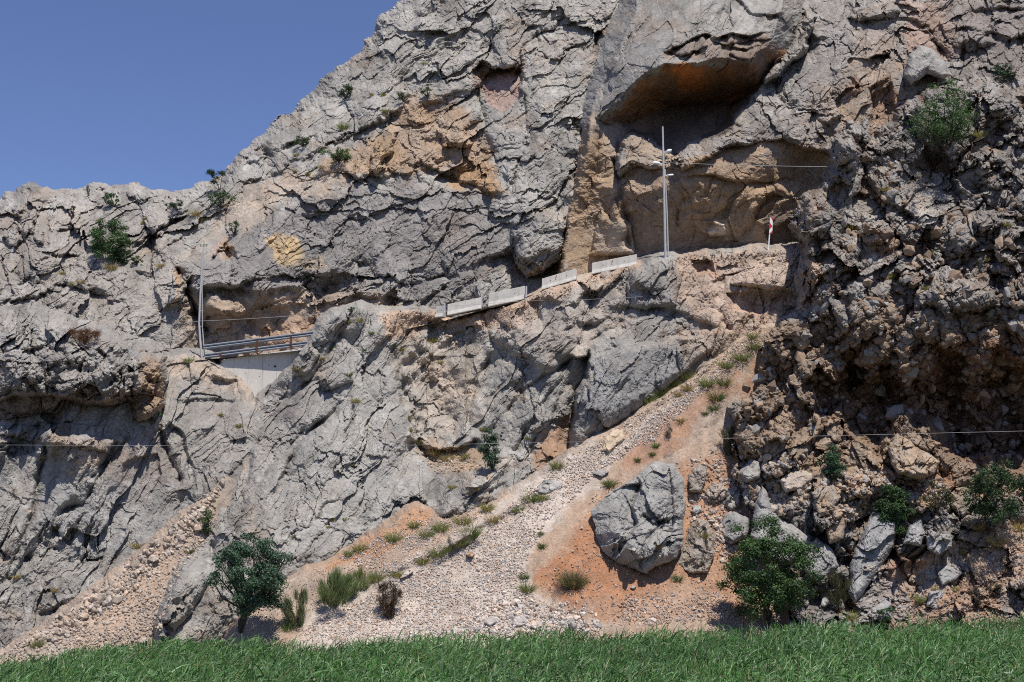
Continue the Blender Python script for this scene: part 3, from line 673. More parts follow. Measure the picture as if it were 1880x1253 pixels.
mass('left_overhang', [(-90, 600), (0, 590), (60, 582), (118, 600), (150, 612), (192, 617), (232, 640), (280, 652), (297, 662), (301, 700), (292, 742), (268, 772), (245, 790), (215, 806), (150, 795), (90, 790), (0, 776), (-90, 770)],
     [(0, 595, 97), (60, 590, 96), (150, 618, 95), (290, 655, 95), (297, 720, 93.5), (0, 650, 92), (150, 680, 89.8), (260, 690, 91), (0, 715, 89.8), (80, 715, 89), (150, 730, 89.2), (215, 806, 92.6), (100, 788, 93), (0, 775, 93), (250, 780, 92.4)],
     feats=[('K', [(150, 615), (160, 650), (140, 690), (150, 740)], 0.9, 6), ('L', [(40, 640), (90, 630), (120, 650), (150, 690)], 0.8, 5, 24), ('L', [(170, 640), (200, 660), (210, 700), (180, 720)], 0.9, 5, 24), ('K', [(232, 640), (245, 690), (240, 740)], 0.9, 6),
            ('B', [(10, 670), (60, 650), (80, 690), (50, 720), (10, 715)], 1.0, 14), ('B', [(80, 660), (130, 650), (150, 700), (110, 720), (84, 705)], 1.0, 14), ('B', [(165, 690), (200, 650), (232, 668), (240, 730), (190, 740)], 1.0, 14),
            ('L', [(0, 735), (60, 722), (100, 730), (150, 740), (215, 745), (260, 735)], 1.6, 4, 60)],
     rough=1.1, ang=35, stretch=1.3, seed=59, base=(0.285, 0.27, 0.25), knob=0.4, edge=(10, 1.0, 0.22, 26), warp=8,
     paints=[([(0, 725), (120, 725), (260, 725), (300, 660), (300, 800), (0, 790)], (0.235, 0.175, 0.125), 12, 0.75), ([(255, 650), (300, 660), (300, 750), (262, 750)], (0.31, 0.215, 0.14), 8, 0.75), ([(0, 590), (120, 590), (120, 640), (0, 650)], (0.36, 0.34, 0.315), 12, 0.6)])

# ---- middle crag below the road
mass('middle_crag', [(474, 718), (504, 700), (536, 670), (556, 646), (572, 626), (590, 595), (610, 577), (640, 568), (664, 562), (690, 574), (722, 572), (760, 566), (800, 573), (822, 583), (872, 578), (960, 553), (1000, 533), (1062, 517),
      (1092, 506), (1166, 484), (1200, 473), (1225, 468), (1250, 471), (1290, 463), (1330, 463), (1360, 461), (1395, 455), (1430, 459), (1475, 457), (1540, 470), (1540, 1000), (1200, 1280), (282, 1280), (286, 1150), (312, 1075), (342, 1000), (386, 962), (402, 930),
      (416, 850), (442, 790), (464, 742)],
     [(500, 700, 99.5), (610, 580, 98.5), (665, 565, 98.5), (720, 575, 100.6), (820, 578, 101.5), (960, 548, 100), (1090, 500, 98.5), (1225, 470, 97), (1360, 460, 96.5), (1470, 460, 95.5), (600, 800, 92), (520, 900, 88), (650, 950, 87),
      (760, 870, 90), (800, 700, 97), (870, 800, 92.2), (950, 700, 93.6), (960, 850, 89.3), (1050, 800, 90), (1150, 700, 91.8), (1300, 600, 93.5), (1400, 580, 94), (420, 1000, 84.5), (600, 1040, 83), (300, 1150, 80), (440, 1120, 80.6),
      (800, 960, 85.3), (920, 930, 86.4), (1000, 1000, 88), (1300, 800, 94), (700, 1150, 84), (500, 1200, 80.5), (1500, 700, 96), (850, 640, 98.5)],
     feats=[('L', [(702, 590), (722, 650), (738, 740), (758, 800), (797, 862), (800, 880)][::-1], 1.3, 5, 320),
            ('K', [(640, 590), (608, 640), (570, 700), (545, 720)], 0.8, 6), ('L', [(670, 600), (640, 650), (600, 690), (540, 730), (490, 790)], 0.6, 5, 20), ('K', [(606, 754), (560, 800), (520, 880), (500, 930)], 1.0, 6), ('K', [(640, 730), (560, 800), (500, 850), (440, 940)], 0.8, 6),
            ('K', [(652, 742), (642, 775), (632, 800)], 0.5, 3), ('K', [(585, 962), (592, 940), (605, 920), (622, 914), (634, 924)], 0.5, 3.5), ('K', [(650, 840), (640, 880), (660, 900)], 0.25, 3),
            ('L', [(700, 970), (740, 945), (780, 920), (795, 870)], 0.6, 4, 16), ('K', [(430, 820), (440, 860), (420, 920), (410, 980)], 0.8, 6), ('K', [(470, 760), (460, 840), (450, 900), (430, 1000)], 0.7, 5),
            ('B', [(540, 660), (570, 630), (590, 650), (560, 690), (540, 690)], 0.8, 10), ('B', [(580, 690), (640, 660), (650, 700), (600, 720)], 0.7, 12),
            ('F', [(560, 690), (545, 780), (512, 870), (486, 970), (455, 1090)], 0.55, 100), ('F', [(1040, 690), (1010, 740), (975, 800), (945, 850)], 0.5, 60), ('F', [(905, 620), (880, 700), (858, 790)], 0.5, 50),
            # lower left fin behind the tree
            ('L', [(400, 985), (385, 1040), (345, 1110), (340, 1130)], 0.9, 5, 22), ('K', [(390, 1060), (370, 1100), (340, 1135)], 0.8, 4), ('B', [(300, 1140), (320, 1070), (350, 1010), (385, 980), (392, 1060), (350, 1130), (320, 1160)], 0.8, 18),
            # gully and slabs on the right
            ('B', [(752, 690), (800, 655), (870, 650), (880, 700), (850, 790), (800, 830), (765, 795)], -0.7, 40), ('L', [(880, 600), (850, 640), (800, 680), (770, 720)], 0.8, 5, 26), ('L', [(760, 690), (790, 650), (840, 610)], 0.7, 5, 22),
            ('L', [(745, 800), (790, 826), (840, 826), (880, 800)], 1.5, 5, 34), ('K', [(880, 560), (905, 640), (870, 720), (860, 800)], 0.6, 7),
            ('K', [(1060, 650), (1020, 680), (962, 722), (900, 790), (880, 800)], 0.9, 5), ('K', [(1040, 690), (1000, 740), (960, 800), (930, 850)], 0.7, 4.5), ('K', [(1052, 690), (1015, 760), (985, 800), (960, 850)], 0.6, 4.5), ('K', [(1000, 640), (940, 690), (890, 740)], 0.5, 4),
            ('L', [(1084, 640), (1078, 690), (1060, 720), (1052, 770), (1046, 838)], 2.2, 5, 22), ('B', [(962, 850), (990, 800), (1012, 770), (1045, 765), (1046, 835), (1000, 870)], -0.8, 14),
            ('B', [(1052, 830), (1058, 765), (1086, 668), (1150, 636), (1240, 622), (1258, 642), (1250, 690), (1180, 752)], 1.3, 26), ('K', [(1190, 640), (1150, 700), (1130, 730)], 0.5, 4), ('L', [(1090, 664), (1150, 634), (1240, 620), (1300, 618)], -0.7, 4, 30),
            ('B', [(1240, 640), (1250, 610), (1320, 600), (1310, 640), (1250, 690)], 0.6, 12), ('B', [(1150, 520), (1166, 490), (1200, 476), (1246, 472), (1256, 500), (1240, 560), (1190, 570), (1150, 560)], 1.0, 18),
            ('B', [(1340, 522), (1376, 480), (1470, 462), (1466, 540), (1400, 532)], 0.9, 12), ('B', [(1270, 480), (1310, 478), (1312, 500), (1275, 505)], -0.8, 8), ('B', [(1330, 540), (1400, 535), (1440, 545), (1400, 580), (1350, 570)], -0.8, 14),
            ('L', [(1305, 520), (1330, 510), (1338, 540), (1320, 560)], 0.9, 4, 20), ('L', [(1180, 560), (1230, 570), (1290, 590), (1330, 600)], 0.7, 5, 24), ('K', [(1300, 560), (1330, 580), (1340, 610)], 0.6, 5), ('L', [(1000, 540), (990, 590), (950, 610), (930, 640)], 0.7, 5, 24),
            ('L', [(960, 560), (1010, 550), (1060, 560), (1090, 530)], 0.6, 4, 18), ('L', [(1020, 610), (1060, 590), (1100, 590), (1140, 570)], 0.6, 4, 18), ('K', [(1155, 500), (1160, 560), (1130, 600), (1080, 630)], 0.7, 5),
            ('L', [(800, 960), (850, 930), (900, 900), (925, 880)], 0.6, 4, 18), ('B', [(795, 950), (820, 890), (860, 870), (905, 880), (920, 920), (860, 945), (815, 962)], 1.0, 22)],
     rough=0.8, roughs=[([(600, 700), (690, 600), (720, 680), (790, 860), (780, 930), (640, 1000), (520, 1040), (530, 940), (600, 800)], 0.09, 16), ([(1060, 820), (1095, 670), (1240, 630), (1240, 690), (1170, 750)], 0.11, 12),
                        ([(470, 720), (560, 690), (640, 700), (560, 800), (480, 900), (420, 960)], 0.7, 14), ([(690, 570), (830, 575), (1000, 540), (1170, 480), (1100, 530), (960, 600), (860, 640), (740, 640)], 0.22, 12), ([(1250, 465), (1480, 455), (1480, 560), (1330, 520), (1260, 520)], 0.35, 12), ([(900, 760), (1010, 640), (1050, 680), (960, 850), (900, 860)], 0.3, 10), ([(860, 870), (990, 640), (1050, 660), (960, 860)], 0.4, 10),
                        ([(800, 880), (910, 870), (920, 930), (810, 960)], 0.6, 10)],
     ang=54, stretch=3.2, seed=67, base=(0.30, 0.286, 0.262), edge=(9, 0.7, 0.3, 12), warp=5, knob=0.05, knobs=[([(740, 640), (880, 620), (860, 800), (760, 800)], 0.25, 14), ([(800, 880), (910, 870), (920, 930), (810, 960)], 0.4, 8)],
     paints=[([(690, 570), (830, 578), (960, 546), (1090, 500), (1170, 478), (1120, 530), (1000, 560), (960, 620), (900, 610), (830, 600), (740, 620), (715, 610)], (0.46, 0.325, 0.23), 12, 0.95),
             ([(730, 640), (820, 600), (900, 620), (880, 700), (850, 800), (760, 800)], (0.35, 0.30, 0.25), 14, 0.7), ([(770, 660), (830, 680), (860, 730), (800, 740)], (0.46, 0.37, 0.29), 9, 0.6),
             ([(750, 812), (850, 820), (890, 830), (900, 870), (820, 875), (800, 860)], (0.36, 0.26, 0.17), 8, 0.8),
             ([(970, 850), (1000, 790), (1020, 765), (1046, 765), (1046, 840), (990, 875)], (0.34, 0.205, 0.125), 7, 0.75),
             ([(1240, 468), (1480, 450), (1480, 610), (1300, 620), (1240, 560)], (0.45, 0.345, 0.27), 14, 0.92), ([(590, 700), (690, 600), (725, 690), (790, 860), (780, 930), (640, 1000), (520, 1040), (530, 940)], (0.34, 0.328, 0.305), 16, 0.6), ([(960, 560), (1160, 500), (1160, 600), (1000, 640), (900, 680), (880, 620)], (0.34, 0.30, 0.26), 18, 0.5), ([(1270, 478), (1320, 478), (1320, 505), (1275, 508)], (0.38, 0.225, 0.155), 7, 0.7), ([(1335, 535), (1450, 540), (1400, 590), (1340, 575)], (0.36, 0.245, 0.18), 8, 0.7),
             ([(1345, 500), (1400, 475), (1470, 465), (1466, 520), (1400, 520)], (0.50, 0.40, 0.33), 8, 0.6), ([(1240, 600), (1380, 590), (1390, 620), (1260, 690)], (0.36, 0.27, 0.205), 10, 0.6), ([(1150, 560), (1250, 480), (1250, 570), (1160, 600)], (0.235, 0.225, 0.22), 12, 0.5),
             ([(960, 600), (1060, 560), (1150, 530), (1150, 600), (1000, 680)], (0.33, 0.285, 0.245), 16, 0.6), ([(1060, 820), (1095, 670), (1240, 630), (1240, 690), (1170, 750)], (0.235, 0.235, 0.238), 14, 0.6),
             ([(415, 840), (440, 800), (450, 860), (425, 900)], (0.33, 0.215, 0.13), 6, 0.8), ([(470, 720), (560, 660), (600, 720), (520, 850), (440, 900)], (0.27, 0.25, 0.235), 16, 0.5)])
# ---- right-hand cliff of cemented rubble and the slope at its foot
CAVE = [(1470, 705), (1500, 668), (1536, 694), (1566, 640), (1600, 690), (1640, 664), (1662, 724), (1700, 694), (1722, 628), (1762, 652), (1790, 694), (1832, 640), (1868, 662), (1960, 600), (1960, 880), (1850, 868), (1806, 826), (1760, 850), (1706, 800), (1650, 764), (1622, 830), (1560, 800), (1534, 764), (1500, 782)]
mass('rubble_cliff', [(1562, 236), (1580, 240), (1596, 268), (1620, 262), (1645, 225), (1662, 190), (1700, 170), (1760, 165), (1790, 150), (1850, 172), (1990, 160), (1990, 1280), (1440, 1280), (1440, 1120), (1420, 1040), (1395, 960), (1376, 908), (1350, 874), (1364, 842), (1336, 814), (1358, 782), (1344, 752), (1372, 738), (1392, 715), (1404, 695), (1384, 680), (1400, 640), (1440, 592), (1464, 565), (1468, 500), (1474, 440), (1466, 398), (1478, 370), (1508, 360), (1528, 330), (1534, 300), (1538, 262)],
     [(1560, 240, 91), (1500, 370, 89.3), (1470, 450, 88.5), (1465, 570, 88), (1400, 650, 88.3), (1370, 730, 87), (1350, 810, 85), (1650, 240, 93.5), (1750, 300, 91), (1880, 180, 93), (1880, 300, 88), (1700, 450, 86), (1880, 480, 84),
      (1600, 500, 86), (1600, 620, 83.6), (1750, 600, 82.4), (1880, 600, 81.5), (1560, 720, 84.5), (1700, 720, 84), (1850, 720, 83.4), (1850, 850, 83), (1700, 860, 81.6), (1500, 820, 82), (1420, 800, 83.5), (1420, 900, 81.5), (1500, 950, 79.3),
      (1560, 1000, 78), (1650, 950, 79.4), (1800, 950, 79.8), (1700, 1050, 77), (1600, 1120, 75.5), (1880, 1100, 75), (1880, 950, 79), (1700, 1150, 74), (1880, 1160, 73.5), (1400, 1000, 80.4), (1480, 1100, 76.5), (1500, 1180, 74), (1900, 1250, 71)],
     feats=[('B', CAVE, -4.6, 70), ('L', [(1470, 700), (1520, 660), (1560, 650), (1600, 672), (1640, 668), (1680, 690), (1720, 672), (1760, 655), (1800, 660), (1850, 640), (1960, 600)], 0.5, 8, 40),
            ('B', [(1538, 300), (1540, 262), (1562, 236), (1580, 240), (1590, 265), (1586, 300), (1570, 335), (1545, 345), (1532, 325)], 1.5, 16),
            ('B', [(1468, 400), (1480, 368), (1508, 362), (1530, 378), (1552, 412), (1545, 450), (1520, 500), (1490, 520), (1474, 470)], 1.7, 18),
            ('B', [(1480, 590), (1500, 510), (1550, 440), (1578, 455), (1580, 490), (1540, 540), (1500, 600)], 1.0, 16),
            ('B', [(1640, 495), (1660, 472), (1690, 470), (1715, 482), (1714, 505), (1690, 525), (1650, 520)], 1.6, 14), ('B', [(1700, 555), (1720, 528), (1770, 515), (1830, 528), (1830, 560), (1770, 575), (1720, 570)], 1.4, 16),
            ('B', [(1840, 520), (1880, 505), (1960, 510), (1960, 560), (1860, 565)], 1.4, 14), ('B', [(1785, 400), (1810, 385), (1840, 388), (1845, 410), (1800, 430)], 1.2, 12), ('B', [(1816, 450), (1850, 420), (1900, 410), (1900, 480), (1830, 485)], 1.3, 16),
            ('B', [(1600, 320), (1640, 300), (1660, 330), (1640, 370), (1600, 360)], 1.0, 14), ('B', [(1780, 290), (1830, 260), (1860, 300), (1840, 350), (1800, 340)], 1.2, 18), ('B', [(1660, 300), (1700, 270), (1760, 300), (1760, 380), (1700, 390)], -1.6, 24),
            ('B', [(1860, 230), (1960, 190), (1960, 300), (1870, 290)], 1.0, 18), ('B', [(1810, 190), (1850, 175), (1880, 190), (1850, 215), (1815, 212)], 0.9, 10), ('B', [(1590, 400), (1640, 395), (1650, 430), (1600, 450), (1580, 430)], 1.0, 12),
            ('B', [(1850, 600), (1880, 575), (1960, 570), (1960, 690), (1870, 660)], 1.0, 18), ('L', [(1560, 345), (1590, 360), (1640, 380), (1690, 395)], 1.0, 5, 26), ('L', [(1600, 455), (1640, 460), (1720, 440), (1780, 440)], 0.9, 5, 24),
            ('B', [(1384, 680), (1405, 645), (1440, 620), (1450, 650), (1420, 690), (1400, 705)], 0.8, 12), ('B', [(1365, 735), (1390, 715), (1430, 720), (1440, 750), (1400, 770), (1370, 765)], 1.1, 12), ('B', [(1400, 790), (1430, 765), (1452, 790), (1440, 815), (1405, 812)], 1.0, 10),
            ('B', [(1440, 825), (1490, 760), (1510, 775), (1490, 815), (1455, 850)], 0.9, 10), ('B', [(1350, 800), (1360, 760), (1385, 780), (1390, 830), (1360, 840)], 0.8, 10),
            ('B', [(1400, 860), (1440, 840), (1450, 870), (1410, 890)], 0.7, 9), ('B', [(1540, 880), (1600, 870), (1640, 900), (1580, 920)], 0.6, 12), ('L', [(1480, 830), (1530, 850), (1600, 860), (1690, 900)], 0.6, 5, 20),
            ('K', [(1500, 960), (1520, 1000), (1550, 1030), (1560, 1060)], 1.6, 12), ('L', [(1600, 900), (1570, 960), (1555, 1020)][::-1], 0.8, 5, 20)],
     rough=0.8, roughs=[([(1560, 1150), (1600, 1060), (1700, 1030), (1790, 970), (1960, 940), (1960, 1200), (1560, 1200)], 0.2, 16), ([(1490, 580), (1550, 450), (1575, 490), (1510, 590)], 0.4, 8), (CAVE, 0.8, 20)],
     matrix=(0.22, 0.13, 0.08), knob=1.3, knobs=[([(1560, 1150), (1600, 1060), (1700, 1030), (1790, 970), (1960, 940), (1960, 1200), (1560, 1200)], 0.12, 16), ([(1540, 235), (1660, 230), (1960, 170), (1960, 420), (1600, 420), (1480, 400)], 0.65, 16)],
     ang=28, stretch=1.15, seed=71, base=(0.235, 0.215, 0.195), edge=(12, 1.0, 0.3, 16), warp=16,
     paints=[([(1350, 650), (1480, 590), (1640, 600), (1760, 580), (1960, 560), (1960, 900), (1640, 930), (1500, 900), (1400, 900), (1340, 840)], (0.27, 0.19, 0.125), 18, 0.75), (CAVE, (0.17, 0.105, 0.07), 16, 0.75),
             ([(1640, 640), (1760, 610), (1960, 590), (1960, 680), (1700, 700)], (0.25, 0.135, 0.08), 14, 0.55), ([(1470, 700), (1560, 650), (1650, 690), (1560, 760)], (0.28, 0.17, 0.10), 14, 0.5),
             ([(1470, 470), (1500, 480), (1490, 560), (1464, 560)], (0.38, 0.265, 0.18), 7, 0.8), ([(1580, 430), (1640, 420), (1640, 470), (1590, 480)], (0.28, 0.18, 0.12), 8, 0.7),
             ([(1500, 870), (1700, 850), (1760, 900), (1640, 930), (1560, 960), (1520, 930)], (0.38, 0.265, 0.175), 14, 0.75), ([(1640, 860), (1760, 870), (1740, 900), (1660, 895)], (0.37, 0.21, 0.135), 9, 0.6),
             ([(1560, 1160), (1600, 1070), (1700, 1030), (1790, 970), (1960, 940), (1960, 1200)], (0.35, 0.245, 0.175), 14, 0.85), ([(1650, 1010), (1740, 1010), (1700, 1060), (1620, 1080)], (0.34, 0.20, 0.13), 12, 0.6), ([(1640, 1090), (1800, 1060), (1840, 1120), (1650, 1140)], (0.35, 0.225, 0.15), 14, 0.6),
             ([(1560, 1060), (1640, 1060), (1680, 1140), (1560, 1150)], (0.30, 0.29, 0.28), 8, 0.7), ([(1840, 1080), (1960, 1030), (1960, 1140), (1850, 1130)], (0.30, 0.29, 0.28), 10, 0.7),
             ([(1690, 1060), (1760, 1010), (1780, 1040), (1700, 1100)], (0.31, 0.30, 0.29), 8, 0.6)])

# ---- scree fans
SCREE_CTRL = [(1420, 600, 92.5), (1340, 640, 91.5), (1260, 700, 90.3), (1180, 750, 89), (1120, 790, 88), (1000, 865, 86.2), (910, 920, 84.6), (800, 955, 83.5), (700, 975, 82.6), (600, 1035, 81.3), (500, 1085, 79.5), (440, 1130, 78.4),
              (450, 1200, 74), (700, 1170, 74.6), (1000, 1160, 75), (1380, 1145, 76), (1100, 1000, 80), (900, 1080, 77.5), (1200, 900, 84), (1350, 720, 90), (1350, 850, 86), (1300, 1050, 79), (1400, 660, 92), (1420, 1000, 81.5), (1450, 1200, 74.5), (600, 1240, 72), (1200, 1240, 72.5)]
mass('scree_slope', [(1424, 597), (1398, 600), (1378, 612), (1340, 640), (1300, 668), (1260, 702), (1220, 728), (1180, 752), (1120, 792), (1050, 832), (1000, 866), (950, 897), (912, 920), (880, 934), (830, 950), (800, 950), (768, 932), (740, 946), (700, 974), (650, 1010), (600, 1036),
      (560, 1046), (500, 1082), (455, 1112), (430, 1150), (410, 1290), (1500, 1290), (1470, 1100), (1450, 1000), (1420, 900), (1400, 800), (1420, 700), (1440, 640)],
     SCREE_CTRL,
     feats=[('K', [(1380, 700), (1300, 790), (1200, 860)], 0.22, 7), ('K', [(1060, 1010), (1020, 1060), (1010, 1120)], 0.25, 8), ('K', [(1180, 1060), (1150, 1100), (1140, 1160)], 0.2, 7), ('K', [(1350, 640), (1220, 740), (1060, 860), (900, 980)], 0.25, 9), ('K', [(1000, 900), (860, 1000), (740, 1100)], 0.25, 12), ('K', [(960, 980), (880, 1060), (820, 1150)], 0.22, 11), ('L', [(690, 1060), (760, 1035), (830, 1010), (900, 960), (960, 925)][::-1], -0.35, 8, 60), ('B', [(980, 1120), (1100, 1010), (1200, 1060), (1390, 1110), (1430, 1300), (1000, 1300)], 0.6, 80), ('B', [(820, 985), (850, 968), (880, 975), (860, 1000), (825, 1005)], 0.5, 12)],
     rough=0.05, stain=0.35, ang=35, stretch=1.5, seed=83, base=(0.40, 0.285, 0.205), edge=(5, 0.25, 0.12, 12), warp=6, mat=M_SOIL, quiet=0.55,
     paints=[([(1440, 590), (1380, 600), (1180, 740), (1000, 860), (860, 950), (700, 1060), (560, 1130), (500, 1290), (1200, 1290), (1000, 1100), (960, 1050), (1000, 980), (1080, 900), (1180, 800), (1300, 690)], (0.50, 0.43, 0.37), 12, 0.85),
             ([(1425, 598), (1380, 605), (1250, 700), (1130, 785), (1060, 830), (1150, 790), (1300, 690), (1400, 640)], (0.43, 0.305, 0.205), 10, 0.75),
             ([(1400, 650), (1370, 720), (1350, 800), (1330, 850), (1260, 860), (1180, 880), (1090, 930), (1060, 990), (990, 1050), (980, 1085), (1100, 1130), (1400, 1150), (1420, 1080), (1340, 1040), (1420, 900), (1440, 700)], (0.36, 0.195, 0.115), 12, 0.8),
             ([(1080, 935), (1100, 980), (1110, 1030), (1200, 1050), (1160, 1110), (1040, 1100), (990, 1070), (1050, 990)], (0.37, 0.175, 0.09), 12, 0.7), ([(1320, 700), (1370, 690), (1240, 830), (1120, 890), (1190, 800)], (0.37, 0.19, 0.11), 9, 0.6),
             ([(770, 930), (740, 946), (640, 1015), (600, 1050), (690, 1020), (790, 965), (800, 945)], (0.42, 0.235, 0.135), 6, 0.85), ([(860, 950), (950, 900), (880, 950), (800, 1000), (760, 1020)], (0.42, 0.25, 0.15), 6, 0.5),
             ([(1150, 1110), (1260, 1080), (1400, 1130), (1300, 1160), (1150, 1150)], (0.39, 0.28, 0.21), 14, 0.6), ([(1180, 880), (1360, 830), (1380, 900), (1300, 1040), (1240, 900)], (0.38, 0.225, 0.145), 14, 0.6)])
mass('scree_chute', [(418, 876), (404, 888), (388, 905), (350, 938), (316, 968), (280, 1002), (240, 1034), (200, 1064), (150, 1100), (100, 1137), (60, 1165), (0, 1204), (-90, 1240), (-90, 1290), (480, 1290), (480, 900)],
     [(415, 890, 90.3), (340, 960, 86.8), (280, 1000, 85.6), (200, 1062, 83.6), (100, 1135, 80.6), (0, 1205, 78), (300, 1150, 81.7), (350, 1050, 85), (150, 1200, 77.8), (0, 1260, 76), (60, 1270, 75.5), (450, 1000, 91), (450, 1250, 86), (380, 1200, 84)],
     feats=[('L', [(60, 1200), (180, 1110), (280, 1030), (380, 950)], 0.3, 10, 40)], rough=0.08, stain=0.35, ang=38, stretch=1.5, seed=89, base=(0.40, 0.315, 0.25), edge=(6, 0.3, 0.12, 12), warp=8, mat=M_SOIL, quiet=0.6,
     paints=[([(300, 1000), (340, 1010), (300, 1090), (200, 1170), (120, 1200), (230, 1080)], (0.43, 0.31, 0.225), 12, 0.7), ([(400, 880), (420, 870), (400, 940), (350, 960)], (0.42, 0.33, 0.24), 8, 0.6)])

# ---- loose stones -------------------------------------------------------------------------------------------
rng = np.random.default_rng(7)
def stone_shape(n, seed):
    """n cut stones of 14 corners each: (n,14,3) verts, 24 triangles"""
    r = np.random.default_rng(seed)
    base = np.array([[1, 0, 0], [-1, 0, 0], [0, 1, 0], [0, -1, 0], [0, 0, 1], [0, 0, -1]] + [[a, b, c] for a in (-1, 1) for b in (-1, 1) for c in (-1, 1)], float)
    base[6:] *= 0.62
    fs = []
    for ax in range(3):
        for sgn in (1, -1):
            ctr = ax * 2 + (0 if sgn > 0 else 1)
            cs = [6 + i for i in range(8) if np.sign(base[6 + i][ax]) == sgn]
            o = [k for k in range(3) if k != ax]
            cs.sort(key=lambda i: math.atan2(base[i][o[1]], base[i][o[0]]))
            for k in range(4):
                a, b = cs[k], cs[(k + 1) % 4]
                nrm = np.cross(base[a] - base[ctr], base[b] - base[ctr])
                fs.append([ctr, a, b] if nrm[ax] * sgn > 0 else [ctr, b, a])
    v = base[None] * (1 + r.uniform(-0.28, 0.28, (n, 14, 3)))
    return v, np.array(fs)

def rotm(r, n):
    a = r.normal(size=(n, 4)); a /= np.linalg.norm(a, axis=1)[:, None]
    w, x, y, z = a.T
    return np.stack([np.stack([1 - 2 * (y * y + z * z), 2 * (x * y - z * w), 2 * (x * z + y * w)], -1), np.stack([2 * (x * y + z * w), 1 - 2 * (x * x + z * z), 2 * (y * z - x * w)], -1),
                     np.stack([2 * (x * z - y * w), 2 * (y * z + x * w), 1 - 2 * (x * x + y * y)], -1)], 1)

def gravel(name, n, polys, size, seed, cols, label, sink=0.3):
    """a spread of small stones lying on the surface inside weighted polygons"""
    r = np.random.default_rng(seed)
    us, vs, ss = [], [], []
    for pl, dens, sc in polys:
        bb = bbox(pl, 0); m = int(n * dens)
        u = r.uniform(bb[0], bb[2], m * 3); v = r.uniform(bb[1], bb[3], m * 3)
        ok = poly_sdf(pl)(u.astype(f32), v.astype(f32)) + 9 * fbm(u / 18, v / 18, 3, seed) > 0
        k = fbm(u / 30, v / 30, 3, seed + 4) + r.uniform(-0.6, 0.6, len(u)) > -0.25
        u, v = u[ok & k][:m], v[ok & k][:m]
        us.append(u); vs.append(v); ss.append(size * sc * np.exp(r.normal(0, 0.36, len(u))))
    u, v, s = np.concatenate(us), np.concatenate(vs), np.concatenate(ss)
    s = np.clip(s, 0.02, 0.55)
    Y = np.array([surf(a, b, 0) for a, b in zip(u, v)])
    a = (u - PW / 2) / FPX; b = (PH / 2 - v) / FPX; t = Y / (CT - b * ST)
    P = np.stack([a * t, Y - sink * s, CAMZ + (ST + b * CT) * t + 0.1 * s], 1)
    sv, sf = stone_shape(len(u), seed)
    sv = sv * (s[:, None, None] * np.array([1, 0.8, 0.6]) * r.uniform(0.7, 1.3, (len(u), 1, 3)))
    sv = np.einsum('nij,nkj->nki', rotm(r, len(u)), sv) + P[:, None]
    f = (sf[None] + 14 * np.arange(len(u))[:, None, None]).reshape(-1, 3)
    ci = np.array(cols)[r.integers(0, len(cols), len(u))] * r.uniform(0.75, 1.2, (len(u), 1))
    o = mesh_obj(name, sv.reshape(-1, 3), f, M_STONE, None, np.repeat(ci, 14, 0))
    tag(o, label, None, None, 'stuff')
    return o

GC = [(0.66, 0.60, 0.55), (0.60, 0.53, 0.47), (0.50, 0.45, 0.41), (0.60, 0.49, 0.40), (0.43, 0.40, 0.38), (0.52, 0.36, 0.26)]
W_FAN = [(1100, 870), (1000, 960), (960, 1040), (980, 1090), (1110, 1165), (520, 1180), (620, 1120), (760, 1050), (880, 980), (960, 910), (1150, 800), (1250, 730), (1330, 680), (1230, 780)]
gravel('gravel', 38000, [(W_FAN, 1.0, 1.0), ([(620, 1020), (760, 960), (900, 930), (840, 1000), (700, 1060)], 0.1, 0.8), ([(1420, 600), (1380, 620), (1180, 760), (1060, 835), (1000, 880), (1100, 850), (1300, 720), (1400, 650)], 0.18, 0.75),
        ([(900, 1100), (1080, 1110), (1110, 1160), (800, 1165)], 0.015, 2.4)], 0.037, 11, GC, 'pale angular gravel spread over the scree fan')
gravel('gravel', 9000, [([(1420, 600), (1380, 606), (1180, 752), (1060, 832), (960, 900), (1000, 905), (1150, 830), (1320, 700), (1400, 650)], 1.0, 0.75), ([(760, 930), (690, 985), (560, 1060), (470, 1120), (480, 1180), (640, 1080), (760, 1010), (880, 950)], 0.35, 0.75)], 0.038, 18,
       [(0.50, 0.40, 0.31), (0.46, 0.35, 0.26), (0.56, 0.48, 0.41), (0.42, 0.36, 0.31)], 'fine tan grit along the foot of the middle crag')
gravel('gravel', 4000, [([(1400, 650), (1350, 800), (1250, 850), (1100, 900), (980, 1080), (1100, 1140), (1400, 1150), (1320, 1040), (1340, 850)], 0.6, 0.8), ([(1270, 850), (1350, 840), (1400, 900), (1330, 1040), (1260, 950)], 0.2, 1.7), ([(1150, 1100), (1300, 1080), (1400, 1140), (1120, 1150)], 0.25, 1.0)], 0.05, 12,
       [(0.46, 0.36, 0.29), (0.44, 0.28, 0.18), (0.36, 0.33, 0.31), (0.50, 0.43, 0.37)], 'scattered stones on the orange earth slope')
gravel('gravel', 7000, [([(418, 880), (380, 990), (330, 1060), (290, 1170), (60, 1215), (-20, 1230), (-20, 1210), (200, 1064), (350, 938)], 0.7, 1.0), ([(410, 885), (330, 960), (200, 1070), (40, 1185), (120, 1180), (260, 1070), (380, 960)], 0.28, 2.1)], 0.062, 13,
       [(0.50, 0.42, 0.35), (0.45, 0.37, 0.30), (0.40, 0.35, 0.31), (0.52, 0.40, 0.31)], 'beige rubble filling the narrow chute beside the left crag')
